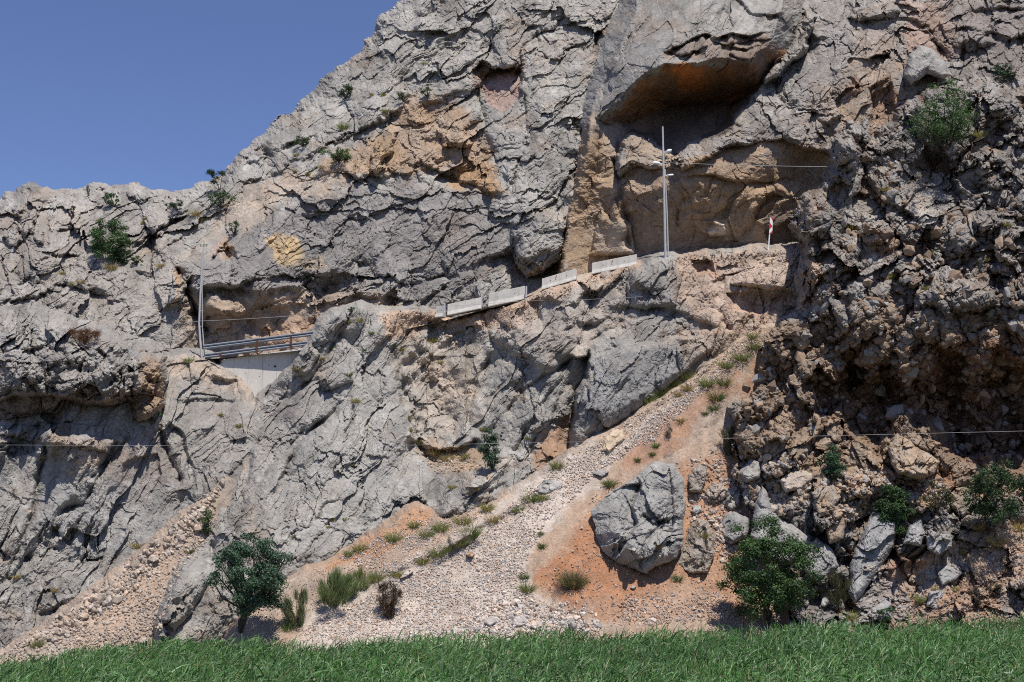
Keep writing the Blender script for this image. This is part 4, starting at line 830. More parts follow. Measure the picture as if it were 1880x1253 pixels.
gravel('rubble', 3500, [([(1500, 870), (1700, 860), (1760, 910), (1640, 930), (1560, 960)], 0.25, 1.6), ([(1570, 1150), (1640, 1080), (1780, 1000), (1900, 950), (1900, 1140)], 0.35, 0.9), ([(1340, 860), (1440, 830), (1500, 900), (1440, 950), (1370, 920)], 0.2, 1.8)], 0.06, 14,
       [(0.40, 0.34, 0.28), (0.34, 0.31, 0.29), (0.42, 0.30, 0.21)], 'broken stones below the rubble cliff')
gravel('rubble', 2200, [([(690, 575), (830, 580), (1090, 505), (960, 600), (850, 640), (740, 620)], 0.6, 0.9), ([(745, 810), (860, 830), (890, 860), (800, 870)], 0.15, 1.2), ([(1240, 470), (1470, 458), (1460, 480), (1250, 490)], 0.15, 1.0)], 0.05, 15,
       [(0.48, 0.38, 0.30), (0.46, 0.32, 0.22), (0.40, 0.35, 0.30)], 'crumbled stones on the road embankment below the barriers')

gravel('rubble', 1000, [([(1360, 720), (1480, 600), (1600, 520), (1760, 500), (1900, 560), (1900, 700), (1640, 700), (1500, 780), (1480, 860), (1360, 860)], 0.62, 1.0), ([(1480, 380), (1620, 260), (1700, 400), (1900, 350), (1900, 520), (1600, 520), (1500, 600)], 0.25, 1.0), (CAVE, 0.2, 1.3)], 0.2, 16,
       [(0.26, 0.245, 0.23), (0.31, 0.285, 0.26), (0.30, 0.225, 0.165), (0.34, 0.25, 0.18), (0.24, 0.17, 0.12)], 'knobbly stones cemented in the face of the right cliff', -0.5)
# ---- boulders one can point at: closed lumps with cut faces
def boulder(outline, label, T=None, base=GREY, tint=None, seed=1, rough=0.8, ang=40, cat='boulder', name='boulder', sink=0.3, feats=(), group=None, Yc=None, knob=0.15):
    P = np.array(outline, float); c = P.mean(0)
    bb = bbox(outline, 3); wpx = min(bb[2] - bb[0], bb[3] - bb[1])
    st = max(0.9, min(1.4, wpx / 14))
    us = np.arange(bb[0], bb[2], st, dtype=f32); vs = np.arange(bb[1], bb[3], st, dtype=f32)
    U, V = np.meshgrid(us, vs); shp = U.shape; u, v = U.ravel(), V.ravel()
    x, y = u / 27.0, v / 27.0
    wp = min(3.0, wpx * 0.06)
    d = Field(poly_sdf(outline), bbox(outline, 8), 1.5)(u + wp * fbm(x * 1.5, y * 1.5, 4, seed), v + wp * fbm(x * 1.5 + 9, y * 1.5, 4, seed))
    keep = d > 0
    idx = np.full(u.shape, -1, np.int32); idx[keep] = np.arange(keep.sum())
    u, v, d, x, y = u[keep], v[keep], d[keep], x[keep], y[keep]
    dm = d.max(); R = dm * 0.5
    s = np.median([surf(a, b) for a, b in zip(u[::7], v[::7])]) if Yc is None else float(G(Yc))
    sc = mpp(s) * dm
    T = T or sc * 0.9
    t = np.clip(d / R, 0, 1); pr = np.sqrt(np.clip(1 - (1 - t) ** 2, 0, 1))
    k = min(1.0, max(0.25, wpx / 120.0))
    H, tnt, _ = rock_height(x / max(k, 0.3), y / max(k, 0.3), np.full(u.shape, rough, f32), seed, ang, 1.4, np.full(u.shape, knob, f32))
    H = H * k * 0.8
    for ft in feats:
        ss_, tt_ = line_field(ft[1])(u, v); ew = sstep(0, .12, tt_) * sstep(1, .88, tt_)
        if ft[0] == 'L': H -= ew * ft[2] * sstep(-ft[3], ft[3], ss_) * np.exp(-np.maximum(ss_ - ft[3], 0) / ft[4])
        elif ft[0] == 'F': H -= ew * ft[2] * np.clip(ss_, 0, ft[3]) * 0.03
        else: H -= ew * ft[2] * np.exp(-(ss_ / ft[3]) ** 2)
    n = len(u)
    Yb = s + sink * T * 0.3 + (v - c[1]) * -0.018
    Yf = Yb - T * pr * 0.75 - H * pr
    Yk = Yb + T * pr * 0.7 + 0.2 * H * pr
    def world(Y):
        a = (u - PW / 2) / FPX; b = (PH / 2 - v) / FPX; tt = Y / (CT - b * ST)
        return np.stack([a * tt, Y, CAMZ + (ST + b * CT) * tt], 1)
    I = idx.reshape(shp)
    q = np.stack([I[:-1, :-1], I[1:, :-1], I[1:, 1:], I[:-1, 1:]], -1).reshape(-1, 4); q = q[(q >= 0).all(1)]
    # close the rim: border edges appear once
    e = np.vstack([q[:, [0, 1]], q[:, [1, 2]], q[:, [2, 3]], q[:, [3, 0]]])
    key = np.sort(e, 1); key = key[:, 0].astype(np.int64) * n + key[:, 1]
    uq, inv, cnt = np.unique(key, return_inverse=True, return_counts=True)
    be = e[cnt[inv] == 1]
    rim = np.stack([be[:, 1], be[:, 0], be[:, 0] + n, be[:, 1] + n], 1)
    V3 = np.vstack([world(Yf), world(Yk)])
    col = np.tile(np.array(base, f32), (n, 1))
    n1 = fbm(x * 1.2, y * 1.2, 5, seed + 3)
    m = sstep(-0.1, 0.5, n1)[:, None] * 0.35
    col = col * (1 - m) + np.array(tint or LIGHT, f32) * m
    col = np.clip(col * (1 + tnt)[:, None], 0.02, 0.8)
    o = mesh_obj(name, V3, [np.vstack([q, q[:, ::-1] + n, rim])], M_ROCK, None, np.vstack([col, col]))
    # origin at the foot of the stone
    tag(o, label, cat, group)
    zb_write(u, v, Yf)
    return o

boulder([(1083, 938), (1100, 920), (1125, 900), (1160, 880), (1180, 862), (1200, 846), (1240, 850), (1257, 880), (1260, 930), (1255, 970), (1256, 1000), (1240, 1028), (1205, 1042), (1185, 1056), (1165, 1046), (1130, 1034), (1105, 1014), (1093, 985), (1092, 962)],
        'largest grey boulder, big as a hut, half buried in the orange earth', T=1.7, sink=-1.6, seed=101, rough=0.8, base=(0.29, 0.28, 0.265), tint=(0.36, 0.35, 0.33), ang=55, knob=0.3,
        feats=[('F', [(1196, 850), (1172, 885), (1160, 950), (1162, 1000), (1175, 1060)], 0.75, 70), ('F', [(1262, 1010), (1225, 1000), (1170, 1010), (1120, 990)], 0.4, 40), ('F', [(1225, 1050), (1238, 950), (1230, 845)], 1.0, 40), ('L', [(1168, 868), (1178, 890), (1160, 930), (1170, 960), (1150, 1000), (1120, 1036)], 0.9, 3, 18), ('L', [(1120, 905), (1150, 890), (1180, 890)], 0.7, 3, 12), ('K', [(1225, 850), (1232, 900), (1235, 960), (1220, 1020)], 0.7, 4), ('L', [(1180, 940), (1200, 960), (1230, 950)], 0.6, 3, 16), ('K', [(1175, 1050), (1180, 1010), (1200, 970)], 0.5, 4)])
boulder([(1242, 1034), (1256, 1000), (1262, 972), (1278, 950), (1300, 955), (1312, 985), (1312, 1020), (1298, 1052), (1264, 1052)], 'tan split boulder leaning against the right side of the largest boulder', T=0.9, sink=-0.6, seed=102, base=(0.33, 0.275, 0.225), tint=(0.30, 0.29, 0.28), feats=[('F', [(1285, 950), (1275, 1000), (1280, 1052)], 0.8, 40), ('K', [(1292, 965), (1296, 1010), (1285, 1050)], 0.4, 3)])
boulder([(1322, 962), (1330, 945), (1350, 938), (1378, 952), (1372, 985), (1345, 1002), (1328, 992)], 'grey block with a flat slanting top just above the round dark bush', T=0.9, sink=-0.6, seed=103, base=(0.30, 0.295, 0.285), feats=[('F', [(1376, 960), (1352, 958), (1345, 1002)], 1.0, 40)])
boulder([(1376, 985), (1388, 920), (1398, 890), (1410, 905), (1420, 940), (1450, 960), (1492, 985), (1486, 1030), (1430, 1040), (1385, 1020)], 'tall grey triangular slab standing behind the round dark bush', T=1.3, seed=104, base=(0.29, 0.278, 0.268), rough=0.4)
boulder([(1474, 1010), (1500, 985), (1530, 1008), (1541, 1040), (1510, 1066), (1480, 1062)], 'grey boulder to the right of the round dark bush', T=1.2, seed=105, base=(0.29, 0.28, 0.275))
boulder([(1430, 882), (1448, 866), (1476, 860), (1492, 868), (1494, 882), (1470, 900), (1442, 906)], 'pale sunlit block with a bright flat top left of the hanging shrub', T=1.0, seed=106, base=(0.42, 0.35, 0.285), tint=(0.46, 0.42, 0.38), rough=0.4)
boulder([(1488, 905), (1500, 893), (1530, 890), (1542, 915), (1530, 940), (1502, 952)], 'brown rounded boulder under the hanging shrub', T=1.0, seed=107, base=(0.30, 0.235, 0.175))
boulder([(1514, 965), (1530, 938), (1546, 920), (1556, 955), (1548, 992), (1522, 1000)], 'brown pointed rock left of the tall grey slab on the lower right', T=0.9, seed=108, base=(0.29, 0.22, 0.165))
boulder([(1631, 822), (1645, 795), (1665, 805), (1690, 825), (1726, 845), (1716, 870), (1690, 882), (1650, 872), (1634, 852)], 'tan craggy boulder standing sunlit in the mouth of the dark hollow', T=1.3, seed=109, base=(0.34, 0.255, 0.18), rough=0.95, knob=0.5, Yc=80.6)
boulder([(1556, 1090), (1562, 1030), (1585, 970), (1605, 935), (1628, 925), (1652, 958), (1642, 1000), (1622, 1040), (1592, 1082), (1568, 1112)], 'tall grey slab leaning right below the dense dark shrub', T=1.3, seed=110, base=(0.285, 0.282, 0.28), rough=0.5, ang=65)
boulder([(1720, 1050), (1732, 1036), (1762, 1042), (1768, 1052), (1752, 1068), (1728, 1078)], 'lone grey block on the earthy slope at lower right', T=0.8, seed=111, base=(0.31, 0.305, 0.30))
boulder([(1659, 140), (1668, 100), (1690, 84), (1712, 88), (1738, 115), (1750, 140), (1730, 148), (1700, 138), (1672, 158)], 'grey boulder with a shadowed underside perched above the leafy tree', T=1.8, seed=112, base=(0.30, 0.285, 0.265), Yc=100.5, rough=0.4)
boulder([(1104, 828), (1112, 800), (1122, 790), (1146, 788), (1148, 806), (1132, 818), (1118, 832)], 'cream block with one orange face lying on the gravel chute', T=0.6, seed=113, base=(0.55, 0.43, 0.31), tint=(0.48, 0.26, 0.13), rough=0.3)
boulder([(984, 892), (1000, 880), (1030, 882), (1036, 896), (1005, 908), (988, 906)], 'low grey rock on the upper edge of the gravel fan', T=0.6, seed=114, base=(0.36, 0.34, 0.32))
boulder([(1087, 870), (1098, 862), (1122, 866), (1106, 877)], 'flat grey rock on the gravel above the largest boulder', T=0.4, seed=115, base=(0.33, 0.31, 0.30))
boulder([(938, 1146), (944, 1134), (960, 1128), (974, 1140), (970, 1150), (950, 1152)], 'pale slab among gravel, biggest of three beside the reeds', T=0.45, seed=116, base=(0.52, 0.46, 0.41), rough=0.4)
boulder([(886, 1144), (894, 1134), (908, 1132), (914, 1142), (900, 1152)], 'pale stone among gravel, at the left of three beside the reeds', T=0.4, seed=117, base=(0.48, 0.43, 0.39), rough=0.4)
boulder([(972, 1152), (976, 1142), (988, 1140), (996, 1150), (984, 1157)], 'pale stone among gravel, at the right of three beside the reeds', T=0.35, seed=118, base=(0.55, 0.48, 0.42), rough=0.4)
boulder([(1100, 508), (1104, 499), (1116, 496), (1129, 503), (1122, 512), (1108, 513)], 'small brown rock just below the uppermost concrete barrier', T=0.4, seed=119, base=(0.33, 0.26, 0.20))
boulder([(1078, 525), (1084, 513), (1100, 510), (1110, 522), (1100, 535), (1084, 534)], 'pale rock with a shaded face below the chevron barriers', T=0.6, seed=120, base=(0.42, 0.34, 0.27))
boulder([(1043, 650), (1055, 635), (1074, 628), (1082, 640), (1078, 655), (1060, 660)], 'pale sunlit block balanced at the top of the ribbed slabs', T=0.8, seed=121, base=(0.44, 0.38, 0.32), rough=0.35)
boulder([(1352, 870), (1378, 840), (1400, 848), (1398, 880), (1370, 890)], 'rough grey boulder at the lower left corner of the rubble cliff', T=1.0, seed=122, base=(0.29, 0.27, 0.25), knob=0.4)
boulder([(1262, 905), (1264, 876), (1282, 850), (1298, 858), (1298, 880), (1290, 906)], 'brown knobbly rock touching the upper right of the largest boulder', T=1.0, seed=123, base=(0.29, 0.25, 0.215), knob=0.5)
boulder([(1290, 915), (1300, 892), (1325, 885), (1340, 900), (1330, 918), (1305, 925)], 'cluster-like beige rock on the orange earth right of the largest boulder', T=0.8, seed=124, base=(0.36, 0.30, 0.25), knob=0.6)
boulder([(1266, 940), (1272, 928), (1286, 927), (1290, 938), (1280, 946)], 'small rounded grey rock in the orange earth between bigger ones', T=0.5, seed=125, base=(0.33, 0.315, 0.30))
boulder([(1328, 930), (1332, 905), (1348, 890), (1362, 900), (1360, 930), (1342, 940)], 'knobbly grey rock above the flat-topped grey block', T=0.8, seed=126, base=(0.32, 0.29, 0.265), knob=0.6)
boulder([(1362, 905), (1372, 892), (1384, 898), (1382, 925), (1368, 930)], 'small upright stone left of the tall triangular slab', T=0.5, seed=127, base=(0.31, 0.29, 0.27))
boulder([(740, 1052), (752, 1046), (762, 1050), (748, 1060), (732, 1063)], 'long pale stone on the ridge of the gravel fan', T=0.35, seed=128, base=(0.52, 0.45, 0.39))
boulder([(855, 1018), (862, 1012), (874, 1016), (868, 1024), (858, 1023)], 'rusty orange stone in the middle of the gravel fan', T=0.3, seed=129, base=(0.46, 0.31, 0.21))
boulder([(1156, 1010), (1162, 1005), (1170, 1008), (1166, 1014)], 'small grey stone on the orange earth below the largest boulder', T=0.25, seed=130, base=(0.42, 0.39, 0.37))
boulder([(1155, 1079), (1162, 1073), (1169, 1077), (1164, 1083)], 'small pale stone on the orange earth right of the grass tussock', T=0.25, seed=131, base=(0.44, 0.41, 0.38))
boulder([(1158, 1108), (1164, 1101), (1172, 1104), (1168, 1111)], 'small grey stone nearest the reeds on the orange earth', T=0.25, seed=132, base=(0.42, 0.39, 0.37))
boulder([(272, 998), (280, 990), (292, 990), (298, 999), (288, 1006), (276, 1004)], 'brown stone at the top of the left rubble chute', T=0.45, seed=133, base=(0.40, 0.31, 0.24))
boulder([(268, 1028), (276, 1018), (290, 1018), (292, 1028), (280, 1034)], 'cream stone in the middle of the left rubble chute', T=0.45, seed=134, base=(0.50, 0.42, 0.35))
boulder([(250, 1180), (256, 1171), (268, 1170), (272, 1178), (262, 1184)], 'pale stone at the foot of the left rubble chute', T=0.4, seed=135, base=(0.48, 0.41, 0.35))
boulder([(1700, 1115), (1706, 1085), (1730, 1080), (1738, 1100), (1722, 1122)], 'grey outcrop stone low on the earthy slope near the reeds', T=0.7, seed=136, base=(0.32, 0.31, 0.305))
boulder([(1596, 1140), (1600, 1115), (1624, 1098), (1640, 1110), (1636, 1140)], 'wide grey rock behind the reeds under the earthy slope', T=0.8, seed=137, base=(0.32, 0.31, 0.305))
boulder([(1506, 1112), (1508, 1098), (1518, 1094), (1524, 1106), (1516, 1114)], 'small white-grey stone in the olive scrub right of the round bush', T=0.4, seed=138, base=(0.40, 0.39, 0.385))
boulder([(1700, 985), (1712, 975), (1745, 980), (1748, 1005), (1722, 1020), (1702, 1010)], 'grey blocky rock between the dense shrub and the long dark thicket', T=0.9, seed=139, base=(0.29, 0.285, 0.28))
boulder([(1655, 1000), (1668, 965), (1690, 955), (1702, 985), (1690, 1005)], 'pale grey rock at the foot of the dense dark shrub', T=0.8, seed=140, base=(0.33, 0.32, 0.31))
# ---- road, retaining wall, rails, barriers, poles, sign, cables
UP = np.array([0, 0, 1.0])
road = mesh_obj('road', [atg(300, 668, 101), atg(590, 640, 99.8), atg(820, 588, 102.2), atg(1000, 535, 100.5), atg(1230, 482, 98.2), atg(1480, 468, 97), atg(1480, 478, 104), atg(1230, 490, 106), atg(1000, 540, 104), atg(820, 592, 107), atg(590, 645, 107.4), atg(300, 668, 107.5)],
                [[0, 1, 10, 11], [1, 2, 9, 10], [2, 3, 8, 9], [3, 4, 7, 8], [4, 5, 6, 7]], flat_material('road_dust', (0.22, 0.20, 0.18), 0.95, 0, 0.15, 3, 0.3))
road['kind'] = 'structure'

def wall_between(name, pts, h, th, mat):
    """upright slab: pts = [(u,v,Y)] along the top edge"""
    mb = MB(); Q = [atg(*p) for p in pts]
    for a, b in zip(Q[:-1], Q[1:]):
        e = b - a; n = np.cross(e, UP); n = n / np.linalg.norm(n)
        if n[1] > 0: n = -n
        mb.frame_box(a - UP * h, e, -n * th, UP * h)
    return mb

P0, P1, P2 = atg(404, 661.5, 101.0), atg(560, 638.5, 101.0), atg(640, 627, 101.0)
wall = empty('retaining_wall', (P0 + P1) / 2 - UP * 3.4)
tag(wall, 'pale cast concrete retaining wall holding up the road under the steel guardrail', 'wall')
e = P2 - P0; eL = np.linalg.norm(e); eh = e / eL; nrm = np.cross(eh, UP); nrm /= np.linalg.norm(nrm); nrm = -nrm if nrm[1] > 0 else nrm
mb = MB(); nb = 9
for k in range(nb):
    a = P0 + e * (k / nb); w = e / nb - eh * 0.012
    mb.frame_box(a - UP * 3.4 + nrm * (0.006 * (k % 3)), w, -nrm * 0.4, UP * 3.4)
mb.build('wall_face', M_CONC2, wall)
mb = MB()
c = P0 + e * 0.43 - UP * 0.95
mb.tube([c - nrm * 0.1, c + nrm * 0.05], 0.07, 10); mb.build('drain_pipe', M_RUST, wall)
for q, hgt in ((0.20, 1.1), (0.31, 1.45), (0.38, 0.8), (0.53, 1.3)):
    mb = MB(); c = P0 + e * q - UP * hgt; mb.tube([c - nrm * 0.05, c + nrm * 0.02], 0.028, 8); mb.build('tie_hole', M_RUST, wall)

k0, k1 = atg(312, 654, 101.9), atg(374, 655.5, 101.5)
mb = MB(); ee = k1 - k0; nn = np.cross(ee / np.linalg.norm(ee), UP); nn = -nn if nn[1] > 0 else nn
mb.frame_box(k0 - UP * 0.9, ee, -nn * 0.3, UP * 0.9); ko = mb.build('concrete_kerb', M_CONC2)
tag(ko, 'short low concrete kerb beside the foot of the bent pole', 'kerb')

# guardrail
gr = empty('guardrail', atg(472, 648, 101.2)); tag(gr, 'twin-rail steel guardrail with rust red posts on top of the retaining wall', 'guardrail')
prof = [(0.0, 0.16), (0.05, 0.13), (0.08, 0.085), (0.05, 0.04), (0.0, 0.0), (0.05, -0.04), (0.08, -0.085), (0.05, -0.13), (0.0, -0.16), (-0.03, -0.16), (-0.03, 0.16)]
for (a, b) in (((374, 637.8, 101.2), (640, 604.5, 101.2)), ((377, 654, 101.2), (640, 621, 101.2))):
    A, B = atg(*a), atg(*b); d = (B - A); m = MB(); n = np.cross(d / np.linalg.norm(d), UP); n = -n if n[1] > 0 else n
    m.extrude([(p[0] * 1.5, p[1] * 1.0) for p in prof], A, n, d, UP); m.build('rail', M_STEEL, gr)
for (u, v0, v1, Y) in ((405.5, 648, 668, 101.1), (472, 624.5, 650, 101.1), (534.5, 615.5, 641, 101.1), (597, 607, 632, 101.1)):
    A, B = atg(u, v1, Y), atg(u, v0, Y); m = MB()
    m.frame_box(A + np.array([-0.05, -0.10, 0]), (0.10, 0, 0), (0, 0.10, 0), B - A); m.frame_box(A + np.array([-0.055, -0.13, 0]), (0.11, 0, 0), (0, 0.028, 0), B - A)
    m.build('post', M_RUST, gr)

br = empty('broken_rail', at3(442, 690, surf(442, 690) - 0.2)); tag(br, 'rusty torn off rail end with an orange reflector, lying before the retaining wall', 'broken rail')
Yb = surf(442, 690) - 0.45
m = MB(); A, B = at3(424, 672, Yb + 0.6), at3(445, 685, Yb); m.frame_box(A, B - A, (0, -0.05, 0.02), (0, 0.0, 0.11)); m.build('bar', M_RUST, br)
m = MB(); m.tube([at3(442, 688, Yb), at3(451, 680, Yb), at3(457, 685, Yb), at3(463, 699, Yb - 0.2)], 0.022, 6); m.build('bracket', M_RUST, br)
m = MB(); c = at3(454, 687, Yb - 0.08); m.tube([c, c + np.array([0.0, -0.04, 0.0])], 0.15, 14); m.tube([c + np.array([0, -0.04, 0]), c + np.array([0, -0.06, 0])], 0.10, 14); m.build('reflector', M_ORANGE, br)

# concrete barriers
def barrier(tl, bl, tr, br_, label, chevron=None, endref=False):
    A, B = atg(*bl), atg(*br_); TA = atg(*tl); H = max(0.62, TA[2] - A[2])
    d = B - A; L = np.linalg.norm(d); eh = d / L; n = np.cross(eh, UP); n /= np.linalg.norm(n); n = -n if n[1] > 0 else n
    root = empty('concrete_barrier', (A + B) / 2); tag(root, label, 'barrier', 'concrete barriers along the road edge')
    sink = 0.15; h = H + sink
    hp = [(0.30, 0), (0.30, 0.07 * h), (0.255, 0.10 * h), (0.15, 0.36 * h), (0.10, 0.97 * h), (0.085, h)]
    prof = hp + [(-a, b) for a, b in hp[::-1]]
    m = MB(); m.extrude(prof, A - UP * sink - n * 0.15, n, d, UP + 0 * n); m.build('body', M_CONC, root)
    def face(s, z): return A + eh * s * L - UP * sink - n * 0.15 + UP * (z * h) + n * (0.15 + (0.10 - 0.15) * (z - 0.36) / 0.61 + 0.006)
    if chevron:
        s, z, sz = chevron; m = MB(); w = sz * 0.42
        for sg in (1, -1):
            p0, p1 = face(s, z) - eh * w * 0.5, face(s, z) + eh * w * 0.5 + UP * sg * sz * 0.5
            dd = p1 - p0; m.frame_box(p0 - UP * 0.0 - n * 0.004, dd, UP * 0.075 * 1 if sg > 0 else -UP * 0.075, n * (0.007 if sg > 0 else 0.009))
        m.build('chevron_mark', M_RED, root)
    for s in (0.25, 0.72):
        m = MB(); c = face(s, 0.6); m.tube([c - n * 0.03, c + n * 0.004], 0.03, 8); m.build('lifting_hole', M_RUST, root)
    if endref:
        m = MB(); m.frame_box(B - UP * sink - n * 0.15 + UP * 0.42 * h - n * 0.09, eh * 0.012, n * 0.18, UP * 0.44 * h); m.build('end_panel', M_WHITE, root)
        m = MB(); m.frame_box(B - UP * sink - n * 0.15 + UP * 0.42 * h + n * 0.02 + eh * 0.012, eh * 0.006, n * 0.055, UP * 0.44 * h); m.build('end_stripe', M_RED, root)
    return root
barrier((800, 566, 102.8), (800, 580, 102.8), (814, 563.5, 102.4), (814, 578, 102.4), 'stub of a concrete barrier, at the low left end of the row')
barrier((821.6, 558.7, 101.8), (821.6, 576, 101.8), (884, 545, 101.6), (884, 563, 101.6), 'plain concrete barrier with a steel post at each end')
barrier((897.4, 539, 101.0), (897, 560, 101.0), (963.5, 528.5, 100.4), (963.5, 546, 100.4), 'plain concrete barrier with pale foot and no post or chevron')
barrier((995.3, 517.5, 99.8), (995, 529, 99.8), (1056, 495, 99.2), (1058, 510, 99.2), 'concrete barrier with a red chevron and red and white end panel', (0.41, 0.66, 0.27), True)
barrier((1087, 484, 98.9), (1087, 500, 98.9), (1169, 467, 98.2), (1169, 484, 98.2), 'longest concrete barrier, with a red chevron, at the high end of the row', (0.455, 0.63, 0.3))
for i, (u, v0, v1, lab) in enumerate(((817.5, 559, 576, 'thin steel post at the low end of the plain barrier'), (884.8, 543, 562, 'thin steel post between the two plain barriers'), (966.5, 529, 546, 'thin steel post at the upper end of the barrier without chevron'))):
    Y = 101.7 - 0.5 * i; m = MB(); A, B = atg(u, v1, Y), atg(u, v0, Y); m.frame_box(A - UP * 0.1 + np.array([-0.05, -0.55, 0]), (0.09, 0, 0), (0, 0.06, 0), B - A + UP * 0.1)
    m.frame_box(A - UP * 0.1 + np.array([-0.05, -0.49, 0]), (0.02, 0, 0), (0, 0.1, 0), B - A + UP * 0.1); o = m.build('steel_post', M_POLE); tag(o, lab, 'post', 'steel posts between the barriers')

# lamp pole
Y = 97.6
lp = empty('street_lamp', atg(1224, 468, Y)); tag(lp, 'tall grey lamp pole with two white lamps before the overhang', 'street lamp')
m = MB(); m.tube([atg(1221.8, 476, Y), atg(1220, 390, Y), atg(1218.4, 310, Y), atg(1216.6, 233, Y)], [0.085, 0.08, 0.07, 0.055], 10); m.build('pole', M_POLE, lp)
m = MB(); m.tube([atg(1227, 474, Y + 0.1), atg(1224.5, 390, Y + 0.1), atg(1221, 311, Y)], [0.05, 0.05, 0.04], 8); m.build('stay', M_POLE, lp)
for v in (335, 361, 388, 418, 448):
    m = MB(); m.tube([atg(1219.0 + (v - 335) * 0.02, v, Y), atg(1222 + (v - 335) * 0.035, v + 2, Y + 0.08)], 0.02, 6); m.build('rung', M_POLE, lp)
def lamp_head(p0, p1, tip, w):
    a, b, c = atg(*p0), atg(*p1), atg(*tip)
    m = MB(); m.tube([a, b], 0.03, 6); m.build('lamp_arm', M_POLE, lp)
    d = c - b; L = np.linalg.norm(d); t = np.linspace(0, 1, 7); r = w * np.array([0.35, 0.75, 1.0, 1.05, 0.95, 0.65, 0.15])
    m = MB(); m.tube([b + d * q for q in t], r, 12); o = m.build('lamp_head', M_WHITE, lp, smooth=True)
    m = MB(); m.tube([b + d * q - UP * w * 0.75 for q in (0.3, 0.6, 0.9)], [w * 0.55, w * 0.6, w * 0.4], 10)
    g = m.build('lens', M_STEEL, o)
    g.parent = o; g.location = (0, 0, 0)
lamp_head((1218.6, 284, Y), (1222.5, 281, Y - 0.15), (1233.5, 275, Y - 0.35), 0.13)
lamp_head((1218.4, 301, Y), (1213, 301, Y - 0.15), (1196.5, 298.5, Y - 0.4), 0.11)
m = MB(); A = atg(1222, 323, Y - 0.1); m.tube([A, atg(1229, 322, Y - 0.15), atg(1236, 321, Y - 0.1)], [0.03, 0.07, 0.05], 8); m.build('cable_clamp', M_WHITE, lp)

# bent pole
Y = 101.2
bp = empty('utility_pole', atg(372, 657, Y)); tag(bp, 'bent slender grey pole at the end of the guardrail', 'utility pole')
m = MB(); m.tube([atg(371, 662, Y), atg(367.5, 625, Y), atg(365.6, 595, Y), atg(367.6, 545, Y), atg(371, 490, Y), atg(374, 453, Y)], [0.075, 0.075, 0.07, 0.066, 0.06, 0.05], 10); m.build('pole', M_POLE, bp)
m = MB(); m.tube([atg(376, 660, Y + 0.25), atg(371.5, 600, Y + 0.2), atg(371, 530, Y + 0.1), atg(371.6, 490, Y)], 0.035, 6); m.build('stay', M_POLE, bp)
for v in (545, 570, 600, 628):
    m = MB(); m.tube([atg(366.5, v, Y), atg(371.5, v + 1, Y + 0.2)], 0.018, 5); m.build('rung', M_POLE, bp)
m = MB(); A = atg(374, 452, Y)
m.tube([A + np.array([-.22, 0, 0]), A + np.array([.22, 0, 0])], 0.03, 6)
for s in (-.2, 0, .2): m.tube([A + np.array([s, 0, 0]), A + np.array([s, 0, .09]), A + np.array([s, 0, .17])], [.02, .06, .03], 8)
m.build('insulators', flat_material('glazed_green', (0.25, 0.30, 0.22), 0.3), bp)

# striped curve sign
Y = 96.9
sg = empty('road_sign', atg(1410.5, 457, Y)); tag(sg, 'leaning narrow red and white striped road sign on a thin white post', 'road sign')
m = MB(); m.tube([atg(1410.2, 462, Y), atg(1413, 429, Y), atg(1415, 403, Y)], 0.045, 8); m.build('post', M_WHITE, sg)
TL, TR, BR_, BL = atg(1413.6, 400, Y - 0.1), atg(1419.4, 400, Y - 0.1), atg(1417.8, 428.8, Y - 0.1), atg(1412.2, 428.8, Y - 0.1)
m = MB(); m.frame_box(BL, BR_ - BL, (0, 0.04, 0), TL - BL); m.build('panel', M_WHITE, sg)
def pp(a, b): return TL + (TR - TL) * a + (BL - TL) * b + np.array([0, -0.006, 0])
m = MB()
for poly in ([(0.35, 0.0), (1, 0.0), (1, 0.24)], [(0, 0.30), (0.92, 0.56), (0, 0.76)], [(0.15, 1), (1, 0.82), (1, 1)]):
    v = [pp(a, b) for a, b in poly] + [pp(a, b) + np.array([0, 0.004, 0]) for a, b in poly]
    m.add(v, [[0, 2, 1], [3, 4, 5], [0, 1, 4], [0, 4, 3], [1, 2, 5], [1, 5, 4], [2, 0, 3], [2, 3, 5]])
m.build('red_stripes', M_RED, sg)

# cables
def cable(pts, r, label, sag=0.0):
    Q = [atg(*p) for p in pts]; out = []
    for a, b in zip(Q[:-1], Q[1:]):
        for t in np.linspace(0, 1, 24, endpoint=False): out.append(a + (b - a) * t - UP * sag * 4 * t * (1 - t))
    out.append(Q[-1]); m = MB(); m.tube(out, r, 6); o = m.build('cable', M_WIRE, None, None, True); tag(o, label, 'cable'); return o
cable([(1218.5, 299, 97.5), (1560, 307, 95)], 0.013, 'pale wire stretched from the lamp pole to the right cliff', 0.05)
cable([(250, 600, 104), (366, 590, 101.1), (640, 572, 98.6)], 0.013, 'pale wire running past the bent pole to the grey crag', 0.06)
cable([(-100, 817, 70), (640, 820, 70), (1100, 811, 70), (1500, 801, 70), (1990, 789, 70)], 0.0065, 'long wire crossing the whole valley low in front of the cliffs', 0.0)
cable([(640, 572, 98.6), (960, 553, 98.0), (1180, 545, 95)], 0.010, 'thin dark wire passing just below the plain barriers', 0.05)
# ---------------------------------------------------------------- vegetation
VR = np.random.default_rng(21)
G_DARK = (0.040, 0.080, 0.026); G_MID = (0.065, 0.12, 0.034); G_BLUE = (0.045, 0.10, 0.05); G_YEL = (0.15, 0.17, 0.05); G_OLIVE = (0.085, 0.09, 0.04); G_DRY = (0.085, 0.06, 0.04); G_RUST = (0.17, 0.075, 0.035)
G_TUFT = (0.19, 0.235, 0.08); G_STRAW = (0.36, 0.29, 0.13); G_BROOM = (0.12, 0.17, 0.065)

def unit(a): return a / (np.linalg.norm(a, axis=-1, keepdims=True) + 1e-9)

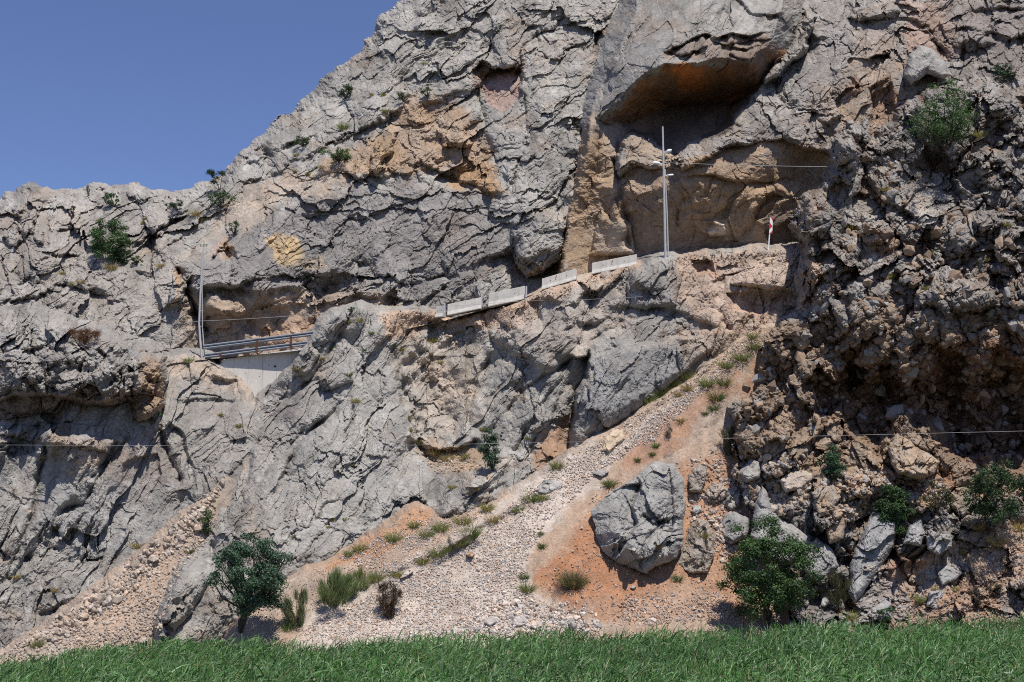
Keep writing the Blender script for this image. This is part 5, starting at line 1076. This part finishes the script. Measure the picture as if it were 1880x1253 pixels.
def leaf_quads(C, Nn, size, r, asp=0.55):
    """C centres (n,3), Nn normals -> pointed leaves"""
    n = len(C)
    a = unit(np.cross(Nn, unit(r.normal(size=(n, 3))))); b = np.cross(Nn, a)
    s = size[:, None] * r.uniform(0.7, 1.3, (n, 1))
    V = np.stack([C - a * s, C + b * s * asp + Nn * s * 0.12, C + a * s, C - b * s * asp + Nn * s * 0.12], 1)
    return V.reshape(-1, 3), (np.arange(n)[:, None] * 4 + np.array([0, 1, 2, 3]))

def vary(col, n, r, amp=0.3, col2=None, p2=0.3):
    c = np.tile(np.array(col, float), (n, 1))
    if col2 is not None:
        k = r.random(n) < p2; c[k] = col2
    return c * r.uniform(1 - amp, 1 + amp, (n, 1)) * (1 + r.normal(0, 0.06, (n, 3)))

def strips(root, d, L, w, droop, r, segs=4, side=None):
    """curved tapering blades"""
    n = len(root); t = np.linspace(0, 1, segs + 1)
    d = unit(d)
    side = unit(np.cross(d, unit(r.normal(size=(n, 3))))) if side is None else side
    pts = root[:, None] + d[:, None] * (L[:, None] * t)[..., None]
    pts[..., 2] -= (droop * L)[:, None] * t ** 2
    ww = (w[:, None] * np.clip(1.05 - t, 0.08, 1) ** 0.6)[..., None] * side[:, None]
    V = np.stack([pts - ww, pts + ww], 2).reshape(n, -1, 3); m = 2 * (segs + 1)
    f = np.array([[2 * k, 2 * k + 1, 2 * k + 3, 2 * k + 2] for k in range(segs)])
    return V.reshape(-1, 3), (f[None] + m * np.arange(n)[:, None, None]).reshape(-1, 4), m

def shrub(name, c, wh, base, label, cat, col=G_DARK, col2=None, n=2500, leaf=2.6, gap=0.35, nc=26, style='leafy', seed=0, off=0.35, stemw=1.6, p2=0.3, group=None):
    """crown centred on column/row c, wh wide and tall, rooted at base (all read off the photo), standing on the rock there"""
    r = np.random.default_rng(1000 + seed)
    (u, v), (w, h) = c, wh
    Ys = surf(base[0], base[1]); Yc = min(Ys, surf(u, v)) - 0
    k = mpp(Yc); rx, rz = w / 2 * k, h / 2 * k; ry = rx * 0.8
    Yc = Yc - off * ry
    root = at3(base[0], base[1], Ys - 0.05); ctr = at3(u, v, Yc)
    o = empty(name, root); tag(o, label, cat, group)
    # clumps fill an uneven ellipsoid
    q = unit(r.normal(size=(nc * 3, 3))) * (r.uniform(0.15, 1.0, (nc * 3, 1)) ** 0.4)
    keep = fbm(q[:, 0] * 1.3 + seed, q[:, 2] * 1.3 + q[:, 1], 2, seed) > -gap
    q = q[keep][:nc]
    cl = ctr + q * np.array([rx, ry, rz]) * (0.84 * r.uniform(0.82, 1.16, (len(q), 1)))
    rad = r.uniform(0.16, 0.34, len(cl)) * (rx + rz) * 0.5 * (20 / max(nc, 8)) ** 0.33
    per = r.multinomial(n, rad ** 2 / (rad ** 2).sum())
    ci = np.repeat(np.arange(len(cl)), per)
    dirs = unit(r.normal(size=(len(ci), 3)) + np.array([0, -0.15, 0.35]))
    C = cl[ci] + dirs * (rad[ci] * r.uniform(0.35, 1.1, len(ci)))[:, None] * np.array([1.15, 1, 0.85])
    Nn = unit(dirs * 1.0 + r.normal(size=dirs.shape) * 0.5 + np.array([0, 0, 0.3]))
    ct = r.uniform(0.75, 1.25, len(cl))
    if style == 'leafy':
        V, F = leaf_quads(C, Nn, np.full(len(C), leaf * k * 0.5), r)
        col_ = vary(col, len(C), r, 0.3, col2, p2) * ct[ci][:, None]
        mesh_obj('foliage', V, F, M_LEAF, o, np.repeat(np.clip(col_, 0.005, 0.8), 4, 0))
    else:
        m = n // 3
        ti = r.integers(0, len(cl), m); tip = cl[ti] + unit(r.normal(size=(m, 3))) * rad[ti][:, None] * r.uniform(0.2, 1.0, (m, 1))
        out = unit(tip - root)
        if style == 'broom': d = unit(out * 0.9 + np.array([0, 0, 0.55]) + r.normal(0, 0.22, (m, 3)))
        else: d = unit(out * 0.9 + r.normal(0, 0.5, (m, 3)))
        L = r.uniform(0.12, 0.38, m) * (rx + rz)
        st = tip - d * L[:, None] * 0.6
        V, F, q4 = strips(st, d, L, np.full(m, leaf * k * 0.11), np.full(m, 0.05), r, 2)
        col_ = vary(col, m, r, 0.35, col2, p2)
        mesh_obj('twigs', V, F, M_LEAF, o, np.repeat(np.clip(col_, 0.005, 0.8), q4, 0))
    mb = MB(); pick = r.permutation(len(cl))[:min(len(cl), (26 if cat == 'tree' else 14) if w > 60 else 5)]
    fork = root * 0.62 + ctr * 0.38
    for i in pick:
        tip = cl[i]; mid = fork + (tip - fork) * 0.5 + r.normal(size=3) * rx * 0.08
        if style == 'leafy' and w > 60: P = [root, root * 0.5 + fork * 0.5 + r.normal(size=3) * rx * 0.03, fork + r.normal(size=3) * rx * 0.04, mid, tip]
        else: P = [root, root * 0.6 + tip * 0.4 + r.normal(size=3) * rx * 0.08, tip]
        s = stemw * k
        mb.tube(P, np.linspace(s, s * 0.22, len(P)), 5, cap=False)
    mb.build('trunk' if cat == 'tree' else 'stem', M_BARK, o)
    return o

shrub('leafy_tree', (462, 1058), (158, 172), (441, 1160), 'dark green broadleaf tree growing behind the reeds before the grey fin', 'tree', (0.052, 0.108, 0.055), (0.10, 0.155, 0.10), 20000, 4.2, 0.9, 95, seed=1, off=0.9, stemw=4.2)
shrub('round_bush', (1408, 1050), (190, 200), (1410, 1146), 'large round dark green bush on the orange earth below the rubble cliff', 'bush', (0.042, 0.09, 0.025), (0.075, 0.13, 0.04), 27000, 4.2, 0.95, 105, seed=2, off=0.9, stemw=3.0)
shrub('leafy_tree', (1727, 212), (170, 150), (1742, 330), 'open airy tree with bare branches showing, on top of the rubble cliff', 'tree', (0.065, 0.12, 0.035), (0.10, 0.16, 0.055), 8000, 3.4, 0.4, 62, seed=3, off=0.9, stemw=2.6)
shrub('bush', (1641, 935), (76, 100), (1650, 985), 'dense dark shrub growing on top of the tall leaning slab', 'bush', G_DARK, G_MID, 6000, 3.8, 0.6, 40, seed=4, off=0.7)
shrub('bush', (1836, 906), (150, 132), (1825, 968), 'long dark thicket at the right edge below the cliff hollow', 'bush', G_DARK, (0.05, 0.075, 0.03), 12000, 3.8, 0.6, 75, seed=5, off=0.6)
shrub('bush', (1720, 912), (80, 66), (1722, 945), 'thin olive brown bush between two dark shrubs', 'bush', (0.075, 0.07, 0.035), (0.06, 0.08, 0.03), 1900, 3.2, 0.3, 24, seed=6)
shrub('bush', (1527, 852), (56, 74), (1535, 880), 'blue-green shrub hanging down the face of the rubble cliff', 'bush', G_BLUE, (0.075, 0.12, 0.06), 3200, 3.6, 0.6, 30, seed=7)
shrub('bush', (902, 822), (42, 84), (905, 865), 'upright blue-green shrub in the gully between grey slabs', 'bush', (0.045, 0.085, 0.045), (0.08, 0.125, 0.075), 2800, 3.6, 0.5, 26, seed=8, off=0.5)
shrub('bush', (206, 440), (104, 82), (212, 474), 'wide bright green bush in the middle of the left rocky slope', 'bush', (0.05, 0.105, 0.03), (0.075, 0.13, 0.045), 8500, 3.2, 0.9, 48, seed=9)
shrub('bush', (226, 472), (44, 24), (226, 482), 'low dark bush touching the foot of the wide bright green bush', 'bush', G_DARK, G_MID, 900, 2.8, 0.4, 12, seed=10)
shrub('bush', (252, 478), (28, 15), (252, 485), 'small rounded bush beside the reddish bare patch', 'bush', (0.06, 0.115, 0.035), None, 700, 2.4, 0.5, 10, seed=11)
shrub('bush', (204, 365), (36, 27), (210, 379), 'compact green bush on the left ridge line', 'bush', (0.045, 0.095, 0.03), None, 1100, 2.6, 0.5, 14, seed=12)
shrub('bush', (323, 374), (34, 25), (326, 386), 'low green bush in the dip of the ridge line', 'bush', (0.06, 0.10, 0.035), None, 800, 2.6, 0.35, 12, seed=13)
shrub('leafy_tree', (397, 324), (44, 38), (404, 350), 'small tree standing against the sky on the ridge', 'tree', (0.028, 0.055, 0.025), None, 1300, 2.6, 0.3, 15, seed=14, off=0.1, stemw=0.9)
shrub('bush', (406, 364), (60, 36), (406, 382), 'spreading bush directly below the small ridge tree', 'bush', (0.055, 0.10, 0.035), None, 1500, 2.8, 0.25, 20, seed=15)
shrub('dry_bush', (161, 348), (11, 20), (162, 359), 'tiny dark dead shrub standing on the ridge against the sky', 'bush', (0.05, 0.045, 0.05), None, 350, 2.6, 0.5, 6, style='dry', seed=16, off=0)
shrub('bush', (429, 416), (32, 26), (431, 430), 'small sparse green bush left of the smooth face', 'bush', (0.05, 0.09, 0.035), None, 500, 2.6, 0.25, 9, seed=17)
shrub('bush', (624, 284), (72, 26), (622, 298), 'long low bright green cushion on the edge of the tan rock', 'bush', (0.06, 0.12, 0.025), (0.085, 0.14, 0.035), 1900, 2.8, 0.6, 24, seed=18)
shrub('bush', (634, 167), (42, 28), (634, 181), 'round green bush high on the upper left slope', 'bush', (0.04, 0.08, 0.025), None, 1000, 2.6, 0.45, 14, seed=19)
shrub('bush', (554, 258), (42, 18), (556, 267), 'flat green bush on the left slope above the long cushion', 'bush', (0.06, 0.10, 0.03), None, 700, 2.6, 0.4, 10, seed=20)
shrub('bush', (741, 172), (34, 30), (742, 186), 'dull green bush in a crack of the upper slope', 'bush', (0.055, 0.08, 0.035), None, 650, 2.6, 0.25, 10, seed=21)
shrub('bush', (785, 168), (22, 18), (786, 178), 'small green bush right of the crack bush on the upper slope', 'bush', (0.06, 0.10, 0.03), None, 420, 2.4, 0.4, 7, seed=22)
shrub('bush', (1838, 132), (56, 42), (1840, 152), 'pointed dark green juniper behind grey blocks at the upper right', 'bush', (0.035, 0.075, 0.03), None, 1500, 2.8, 0.4, 20, seed=23)
shrub('broom_bush', (622, 1076), (104, 78), (612, 1114), 'largest wispy green broom bush on the gravel', 'bush', (0.21, 0.28, 0.11), (0.08, 0.075, 0.045), 7500, 3.6, 0.5, 26, style='broom', seed=24, off=0.3, stemw=1.1, p2=0.22)
shrub('broom_bush', (545, 1112), (58, 76), (552, 1148), 'wispy broom bush with dark stems nearest the broadleaf tree', 'bush', (0.17, 0.215, 0.09), (0.075, 0.06, 0.04), 4200, 3.6, 0.5, 18, style='broom', seed=25, off=0.3, stemw=1.1, p2=0.35)
shrub('broom_bush', (668, 1062), (40, 44), (662, 1084), 'small yellow-green broom bush right of the largest one', 'bush', (0.24, 0.27, 0.10), None, 2000, 3.2, 0.5, 10, style='broom', seed=26, off=0.3, stemw=0.8)
shrub('dry_bush', (713, 1100), (50, 66), (712, 1133), 'dense dry dark brown bush on the gravel fan', 'bush', (0.075, 0.05, 0.035), (0.13, 0.085, 0.055), 4800, 3.6, 0.8, 26, style='dry', seed=27, off=0.3, stemw=0.9)
shrub('bush', (379, 956), (34, 56), (381, 984), 'light green bush at the head of the fin above the broadleaf tree', 'bush', (0.085, 0.12, 0.045), None, 1100, 3.0, 0.3, 14, seed=28)
shrub('dry_bush', (153, 612), (84, 34), (154, 626), 'wide rust-orange dead bush on the left overhang', 'bush', G_RUST, (0.12, 0.07, 0.045), 2600, 3.0, 0.9, 18, style='dry', seed=29, off=0.4, stemw=0.5)
shrub('bush', (282, 763), (26, 28), (284, 776), 'little green plant in the shaded notch of the left crag', 'bush', (0.07, 0.12, 0.06), None, 320, 3.4, 0.3, 7, seed=30)
shrub('dry_bush', (1792, 1096), (36, 40), (1792, 1114), 'dark dry shrub on the earthy slope at lower right', 'bush', (0.075, 0.055, 0.045), (0.06, 0.06, 0.035), 1900, 3.2, 0.6, 12, style='dry', seed=31, off=0.3, stemw=0.7)
shrub('broom_bush', (1536, 1080), (62, 66), (1536, 1110), 'olive scrub filling the gap right of the large round bush', 'bush', (0.10, 0.10, 0.045), (0.075, 0.065, 0.04), 2600, 3.4, 0.5, 18, style='broom', seed=32, off=0.3, stemw=0.7)
shrub('dry_bush', (1337, 798), (30, 84), (1340, 836), 'tall grey-brown dry bush against the left edge of the rubble cliff', 'bush', (0.12, 0.105, 0.07), (0.09, 0.10, 0.045), 4200, 3.2, 0.4, 14, style='dry', seed=33, off=0.3, stemw=0.7)
shrub('dry_bush', (1228, 793), (22, 34), (1229, 808), 'thin brown dry bush on the orange strip of the scree', 'bush', (0.12, 0.085, 0.06), None, 520, 2.8, 0.4, 7, style='dry', seed=34, off=0.3, stemw=0.5)
shrub('bush', (1626, 1128), (38, 36), (1626, 1142), 'small leafy green plant rising behind the reeds', 'bush', (0.05, 0.10, 0.04), None, 560, 3.8, 0.2, 9, seed=35)
shrub('bush', (1826, 1080), (30, 34), (1830, 1096), 'low brownish shrub leaning on the outcrop at the right edge', 'bush', (0.10, 0.085, 0.05), None, 600, 3.0, 0.3, 9, seed=36)
shrub('bush', (645, 567), (13, 10), (646, 573), 'tiny green bush on the top of the middle crag', 'bush', (0.06, 0.12, 0.03), None, 260, 2.4, 0.6, 5, seed=37)
shrub('bush', (134, 388), (18, 20), (135, 399), 'brownish green shrub between blocks under the left ridge', 'bush', (0.085, 0.085, 0.04), None, 380, 2.4, 0.4, 6, seed=38)
shrub('bush', (1064, 232), (16, 26), (1066, 246), 'grey-green tuft bush clinging at the left corner of the overhang', 'bush', (0.065, 0.08, 0.045), None, 380, 2.4, 0.3, 7, seed=39)
shrub('bush', (1078, 822), (40, 14), (1050, 850), 'green strip of plants at the foot of the ribbed slabs', 'bush', (0.10, 0.14, 0.045), None, 1, 2.4, 0.3, 7, seed=40) if False else None

# ---- grass tufts, each a clump of its own
def tuft(u, v, w, label, col=G_TUFT, h=None, n=None, seed=0, col2=G_STRAW, p2=0.25):
    r = np.random.default_rng(3000 + seed); Y = surf(u, v + w * 0.2) - 0.03; k = mpp(Y)
    n = n or int(40 + w * 7); root = at3(u, v + w * 0.25, Y)
    R = w / 2 * k; hh = (h or w * 0.8) * k
    a = r.uniform(0, 2 * math.pi, n); q = np.sqrt(r.random(n))
    off = np.stack([np.cos(a) * q, np.sin(a) * q * 0.7, np.zeros(n)], 1)
    st = root + off * R * 0.55 - np.array([0, 0, 0.04])
    st[:, 2] += off[:, 1] * R * 0.5
    d = unit(np.stack([np.cos(a) * q * 0.9, np.sin(a) * q * 0.8 - 0.1, np.full(n, 0.9)], 1) + r.normal(0, 0.16, (n, 3)))
    V, F, m = strips(st, d, hh * r.uniform(0.5, 1.15, n), np.full(n, max(0.35 * k, 0.010)) * r.uniform(0.7, 1.3, n), r.uniform(0.1, 0.5, n), r, 3)
    c = np.repeat(np.clip(vary(col, n, r, 0.3, col2, p2), 0.01, 0.7), m, 0)
    V = V - root
    o = mesh_obj('grass_tuft', V, F, M_LEAF, None, c); o.location = root
    tag(o, label, 'grass tuft', 'grass tufts on the scree and ledges'); return o

TUFTS = [
 (1381, 615, 20, 'pale tuft just below the top of the gravel chute', 0), (1382, 633, 26, 'green tuft second from the top of the gravel chute', 0), (1361, 652, 32, 'wide bright tuft left of the tan block on the chute', 0),
 (1333, 667, 28, 'round tuft in the middle of the upper chute, left of the widest one', 0), (1328, 698, 28, 'dark tuft on the orange earth with a smaller one beside it', 2), (1297, 700, 30, 'broad pale tuft in the centre of the pale gravel strip', 0),
 (1316, 724, 34, 'tallest tuft on the orange strip, over a grey stone', 2), (1310, 746, 22, 'tuft hanging below the tallest one on the orange strip', 2), (1263, 710, 22, 'straw-coloured tuft in the pale gravel strip', 1), (1244, 722, 16, 'low tuft below the straw-coloured one on the gravel', 1),
 (1258, 685, 34, 'long tuft along the foot of the smooth blue-grey slab, highest', 0), (1235, 700, 34, 'long tuft along the foot of the smooth blue-grey slab, second', 0), (1213, 714, 36, 'long tuft along the foot of the smooth blue-grey slab, third', 0), (1190, 728, 34, 'long tuft along the foot of the smooth blue-grey slab, lowest', 0),
 (1294, 757, 14, 'small olive tuft beside the flat grey stone on the orange strip', 2), (1250, 770, 16, 'small tuft on the orange strip above the dry bush', 1), (1203, 816, 16, 'small tuft on the orange strip below the cream block', 2), (1197, 832, 14, 'small dark tuft near the top of the largest boulder', 2),
 (1170, 842, 14, 'small tuft left of the top of the largest boulder', 2), (1120, 885, 26, 'flat green tuft on the orange earth at the upper left of the largest boulder', 2), (1022, 852, 26, 'green tuft under the orange recess of the ribbed slabs', 0),
 (722, 984, 30, 'round green tuft alone on the orange strip at the crag foot', 0), (759, 961, 22, 'tuft on the orange strip above the round one', 0), (784, 978, 28, 'yellow-green tuft where orange earth meets gravel', 0), (809, 966, 30, 'soft tuft left of the knobbly grey outcrop foot', 0), (850, 954, 30, 'bright yellow-green tuft under the knobbly grey outcrop', 3),
 (895, 930, 26, 'tuft at the right corner of the knobbly grey outcrop', 3), (976, 911, 30, 'roundest tuft beside the low grey rock on the fan', 0), (996, 912, 22, 'short tuft right of the roundest one by the low grey rock', 0), (952, 932, 26, 'loose tuft down-slope of the roundest one', 0),
 (866, 974, 38, 'widest green clump on the gravel ridge, with dark leaves', 2), (845, 990, 34, 'green clump on the gravel ridge, next below the widest', 0), (822, 1002, 30, 'green clump half way along the gravel ridge', 0), (804, 1012, 30, 'green clump low on the gravel ridge', 0), (774, 1026, 28, 'yellow-green clump at the lower end of the gravel ridge', 3),
 (730, 1052, 24, 'straw-green tuft beside the long pale stone', 3), (690, 1056, 34, 'pale green clump right of the small broom bush', 0), (661, 1004, 26, 'olive tuft on the crag foot at the orange strip end', 3), (640, 1014, 20, 'darker tuft left of the olive one at the crag foot', 0), (530, 1148, 30, 'bright green clump at the base of the left broom bush', 2),
 (1052, 1064, 46, 'round dark tussock alone on the orange earth', 4), (963, 1056, 20, 'bright tuft on the edge of gravel and orange earth, upper', 2), (968, 1077, 30, 'bright tuft on the edge of gravel and orange earth, lower', 0), (996, 1000, 18, 'small grey-green tuft on the orange earth left of the largest boulder', 2), (993, 978, 12, 'tiny tuft higher on the orange earth left of the largest boulder', 2),
 (904, 950, 26, 'feathery tuft below the outcrop beside a black twig', 1), (1244, 1060, 22, 'grey-green tuft under the tan split boulder', 2), (1294, 980, 22, 'yellowish tuft on top of the tan split boulder', 3), (1205, 1002, 18, 'pale tuft growing on the face of the largest boulder', 1),
 (653, 734, 16, 'yellow tuft high on the smooth grey slab', 3), (792, 622, 20, 'olive tuft on the sandy bank below the plain barriers', 3), (807, 664, 16, 'straw tuft in the sandy gully', 1), (725, 634, 11, 'green cushion on the edge of the middle crag by the sandy bank', 2), (737, 640, 12, 'straw green cushion just beside the crag edge', 3), (642, 590, 9, 'small cushion near the crag top, left of a pair', 3), (661, 586, 14, 'pair of green cushions merged near the crag top', 3),
 (683, 610, 11, 'dark flat cushion below the crag top', 2), (669, 641, 9, 'tiny round cushion on the middle crag', 2), (610, 637, 9, 'dark cushion on the left shoulder of the middle crag', 2), (592, 657, 10, 'yellow cushion on the left shoulder of the middle crag', 3), (547, 676, 20, 'dry dark tuft in the crack beside the retaining wall', 4), (641, 686, 14, 'dark green tuft in the short crack above the yellow tuft', 2),
 (750, 765, 13, 'yellow cushion on the gully edge, upper of three', 3), (752, 788, 14, 'yellow cushion on the gully edge, middle of three', 3), (767, 808, 16, 'yellow cushion on the gully edge, lowest of three', 3), (800, 828, 26, 'straw grass in the sandy pocket between crag and outcrop', 1), (822, 838, 24, 'olive grass in the sandy pocket beside the outcrop', 1), (855, 836, 20, 'green grass left of the upright shrub', 3),
 (830, 893, 14, 'round tuft on top of the knobbly grey outcrop', 3), (876, 895, 12, 'small tuft at the right on top of the knobbly grey outcrop', 1), (969, 803, 12, 'thin green tuft on the ribbed slabs', 2), (887, 786, 14, 'small green tuft left above the upright shrub', 3),
 (610, 953, 10, 'small tuft by the arched crack, right of two', 3), (602, 966, 8, 'tiny tuft under the arched crack', 3), (632, 952, 9, 'small tuft at the right end of the arched crack', 3), (540, 984, 9, 'small dark tuft on the lower middle crag above the tree', 2), (647, 852, 8, 'tiny light tuft on the smooth grey slab centre', 0),
 (30, 1058, 14, 'dry tuft low on the left wall, left of two', 1), (101, 1082, 14, 'dry tuft low on the left wall, right of two', 1), (104, 967, 9, 'tiny green tuft on the left wall', 2), (252, 1000, 22, 'straw tuft on the upper edge of the rubble chute', 1), (68, 1180, 26, 'green tuft in the rubble at the lower left', 0), (347, 1010, 18, 'dark tuft on the fin ridge', 4), (405, 760, 10, 'small tuft on the rock below the retaining wall, left', 3), (438, 780, 12, 'small tuft on the rock below the retaining wall, right', 3),
 (346, 660, 18, 'grey-green tuft before the low concrete kerb', 0), (53, 543, 16, 'golden tuft on the left slope', 1), (148, 516, 14, 'straw tuft in the middle of the left slope', 1), (132, 520, 12, 'olive tuft left of the straw one on the left slope', 3), (263, 408, 10, 'yellow-green cushion right above the wide bush, lower', 3), (266, 400, 8, 'yellow-green cushion right above the wide bush, upper', 3), (181, 404, 9, 'round light cushion above the wide bush', 3), (114, 500, 12, 'pale tuft left of the reddish patch slope', 1),
 (360, 390, 20, 'olive clump at the ridge dip right', 1), (370, 400, 22, 'grey brown clump at the arched slab end', 1), (205, 488, 24, 'grey-green clump below the low dark bush', 1), (295, 486, 16, 'olive tuft near the tan edge of the road cut', 1), (545, 283, 14, 'yellow cushion left of the long green cushion', 3), (590, 306, 12, 'straw tuft below the long green cushion', 1), (682, 172, 10, 'straw tuft near the round bush', 1), (704, 172, 10, 'yellow tuft near the crack bush', 3), (780, 115, 14, 'olive tuft high on the upper slope', 3), (630, 230, 24, 'grey-green mat on the upper slope', 0), (707, 202, 16, 'grey mat left of the ochre rock', 0), (565, 318, 12, 'dark tuft on the smooth face edge', 3), (540, 312, 10, 'pale tuft left on the smooth face edge', 1),
 (1710, 464, 16, 'green tuft on the ledge of the rubble cliff', 2), (1637, 505, 18, 'yellow-green tuft left of the smooth perched boulder', 3), (1700, 527, 16, 'olive tuft under the smooth perched boulder', 3), (1565, 415, 26, 'yellow-green tuft right of the pillar top', 3), (1850, 410, 16, 'yellow tuft at the right edge of the rubble cliff', 3), (1810, 475, 14, 'small tuft between grey blocks at right', 3), (1625, 345, 18, 'pale grass in the rubble below the leafy tree', 1), (1800, 245, 26, 'grass patch right of the leafy tree', 3),
 (1690, 1098, 24, 'pale grass tuft on the earthy slope', 0), (1760, 1010, 22, 'tall straw tuft on the earthy slope', 1), (1752, 1080, 14, 'small yellow tuft on the earthy slope', 3), (1720, 1080, 16, 'yellow tuft touching the lone grey block', 1), (1830, 990, 34, 'straw grass below the long dark thicket', 1), (1870, 965, 30, 'straw grass at the right edge below the thicket', 1), (1790, 960, 30, 'reddish straw grass at the thicket foot', 1), (1560, 1130, 30, 'grass clump behind the reeds by the olive scrub', 3)]
TCOL = [G_TUFT, G_STRAW, (0.11, 0.165, 0.055), (0.25, 0.24, 0.07), (0.09, 0.095, 0.05)]
for i, (u, v, w, lab, k) in enumerate(TUFTS):
    tuft(u, v, w, lab, TCOL[k], seed=i, n=int(w * 26) if w > 40 else None, p2=0.35 if k in (1, 4) else 0.2)

# ---- reeds: a bed nobody could count
def interp(tab, u):
    T = np.array(tab, float); return np.interp(u, T[:, 0], T[:, 1])
BACK = [(-120, 1222), (0, 1214), (110, 1196), (250, 1182), (330, 1172), (400, 1176), (500, 1172), (560, 1184), (640, 1174), (760, 1166), (900, 1162), (1040, 1154), (1090, 1164), (1200, 1152), (1300, 1150), (1400, 1146), (1500, 1142), (1700, 1140), (1880, 1138), (2010, 1136)]
def reeds(n, seed):
    r = np.random.default_rng(seed)
    Yb = 71.5; Yf = 42.0
    # a uniform spread over the bed, in metres
    Y = r.uniform(Yf, Yb, n * 2) ; X = r.uniform(-27, 30, n * 2)
    ok = np.abs(X) < Y * 0.40; X, Y = X[ok][:n], Y[ok][:n]; n = len(X)
    u = PW / 2 + X / Y * FPX * 1.0
    vb = interp(BACK, u) - 7; zb = CAMZ - (vb - 1040) / FPX * Yb; zf = CAMZ - (1300 - 1040) / FPX * Yf
    t = (Yb - Y) / (Yb - Yf)
    top = zb * (1 - t) + zf * t + 0.34 * fbm(X * 0.35, Y * 0.35, 3, seed) + 0.25 * fbm(X * 1.5, Y * 1.5, 2, seed + 1)
    dep = r.random(n) ** 1.2 * 1.0
    z = top - 0.25 - dep
    az = r.normal(0.35, 1.0, n); az = np.where(r.random(n) < 0.3, r.uniform(0, 6.28, n), az)
    el = np.clip(r.normal(0.95, 0.35, n), 0.1, 1.5)
    d = np.stack([np.cos(az) * np.cos(el), np.sin(az) * np.cos(el), np.sin(el)], 1)
    L = r.uniform(0.55, 1.3, n)
    side = unit(np.cross(d, np.stack([np.zeros(n), np.ones(n), np.zeros(n)], 1)) + r.normal(0, 0.45, (n, 3)))
    V, F, m = strips(np.stack([X, Y, z], 1), d, L, r.uniform(0.014, 0.027, n), r.uniform(0.25, 1.1, n), r, 4, side)
    c = vary((0.075, 0.18, 0.04), n, r, 0.4, (0.16, 0.275, 0.115), 0.4)
    k = r.random(n) < 0.04; c[k] = np.array((0.27, 0.27, 0.12))
    patch = 0.85 + 0.3 * fbm(X * 0.25, Y * 0.25, 3, seed + 9)
    c = np.clip(c * patch[:, None], 0.01, 0.6)
    o = mesh_obj('reeds', V, F, M_REED, None, np.repeat(c, m, 0)); tag(o, 'dense bed of green reeds along the river', None, None, 'stuff'); return o
reeds(80000, 77)
gp = mesh_obj('ground', [(-3000, -500, 0), (3000, -500, 0), (3000, 4000, 0), (-3000, 4000, 0)], [[0, 1, 2, 3]], M_GROUND); gp['kind'] = 'structure'
# ---------------------------------------------------------------- light, sky, camera
SUN_EL, SUN_AZ = math.radians(62.5), math.radians(-24)     # height; how far to the left (negative: right) of the camera's back
to_sun = np.array([-math.sin(SUN_AZ) * math.cos(SUN_EL), -math.cos(SUN_AZ) * math.cos(SUN_EL), math.sin(SUN_EL)])
import mathutils
L = bpy.data.lights.new('sun', 'SUN'); L.energy = 4.6; L.angle = math.radians(0.5); L.color = (1.0, 0.945, 0.86)
lo = bpy.data.objects.new('sun', L); COL.objects.link(lo); lo.rotation_euler = mathutils.Vector(to_sun).to_track_quat('Z', 'Y').to_euler()
lo.location = (0, -50, 120)
w = bpy.data.worlds.new('World'); scene.world = w; w.use_nodes = True
nt = w.node_tree; bg = nt.nodes['Background']
sky = nt.nodes.new('ShaderNodeTexSky'); sky.sky_type = 'NISHITA'; sky.sun_disc = False
sky.sun_elevation = SUN_EL; sky.sun_rotation = math.pi + SUN_AZ
sky.altitude = 1500; sky.air_density = 1.0; sky.dust_density = 0.0; sky.ozone_density = 6.0
tintn = nt.nodes.new('ShaderNodeMix'); tintn.data_type = 'RGBA'; tintn.blend_type = 'MULTIPLY'; tintn.inputs['Factor'].default_value = 1.0; tintn.inputs[7].default_value = (1.03, 0.90, 1.0, 1)
nt.links.new(sky.outputs[0], tintn.inputs[6]); nt.links.new(tintn.outputs[2], bg.inputs[0]); bg.inputs[1].default_value = 0.105
cd = bpy.data.cameras.new('camera'); cd.lens = LENS; cd.sensor_width = 36; cd.clip_end = 8000; cd.clip_start = 0.1
co = bpy.data.objects.new('camera', cd); COL.objects.link(co); co.location = (0, 0, CAMZ); co.rotation_euler = (math.pi / 2 + TILT, 0, 0)
scene.camera = co
vs = scene.view_settings; scene.display_settings.display_device = 'sRGB'; vs.view_transform = 'Standard'; vs.look = 'None'; vs.exposure = 0.15; vs.gamma = 1.0
scene.cycles.max_bounces = 5; scene.cycles.diffuse_bounces = 3; scene.cycles.glossy_bounces = 2; scene.cycles.transmission_bounces = 3
scene.cycles.use_denoising = False
scene.cycles.filter_width = 1.05
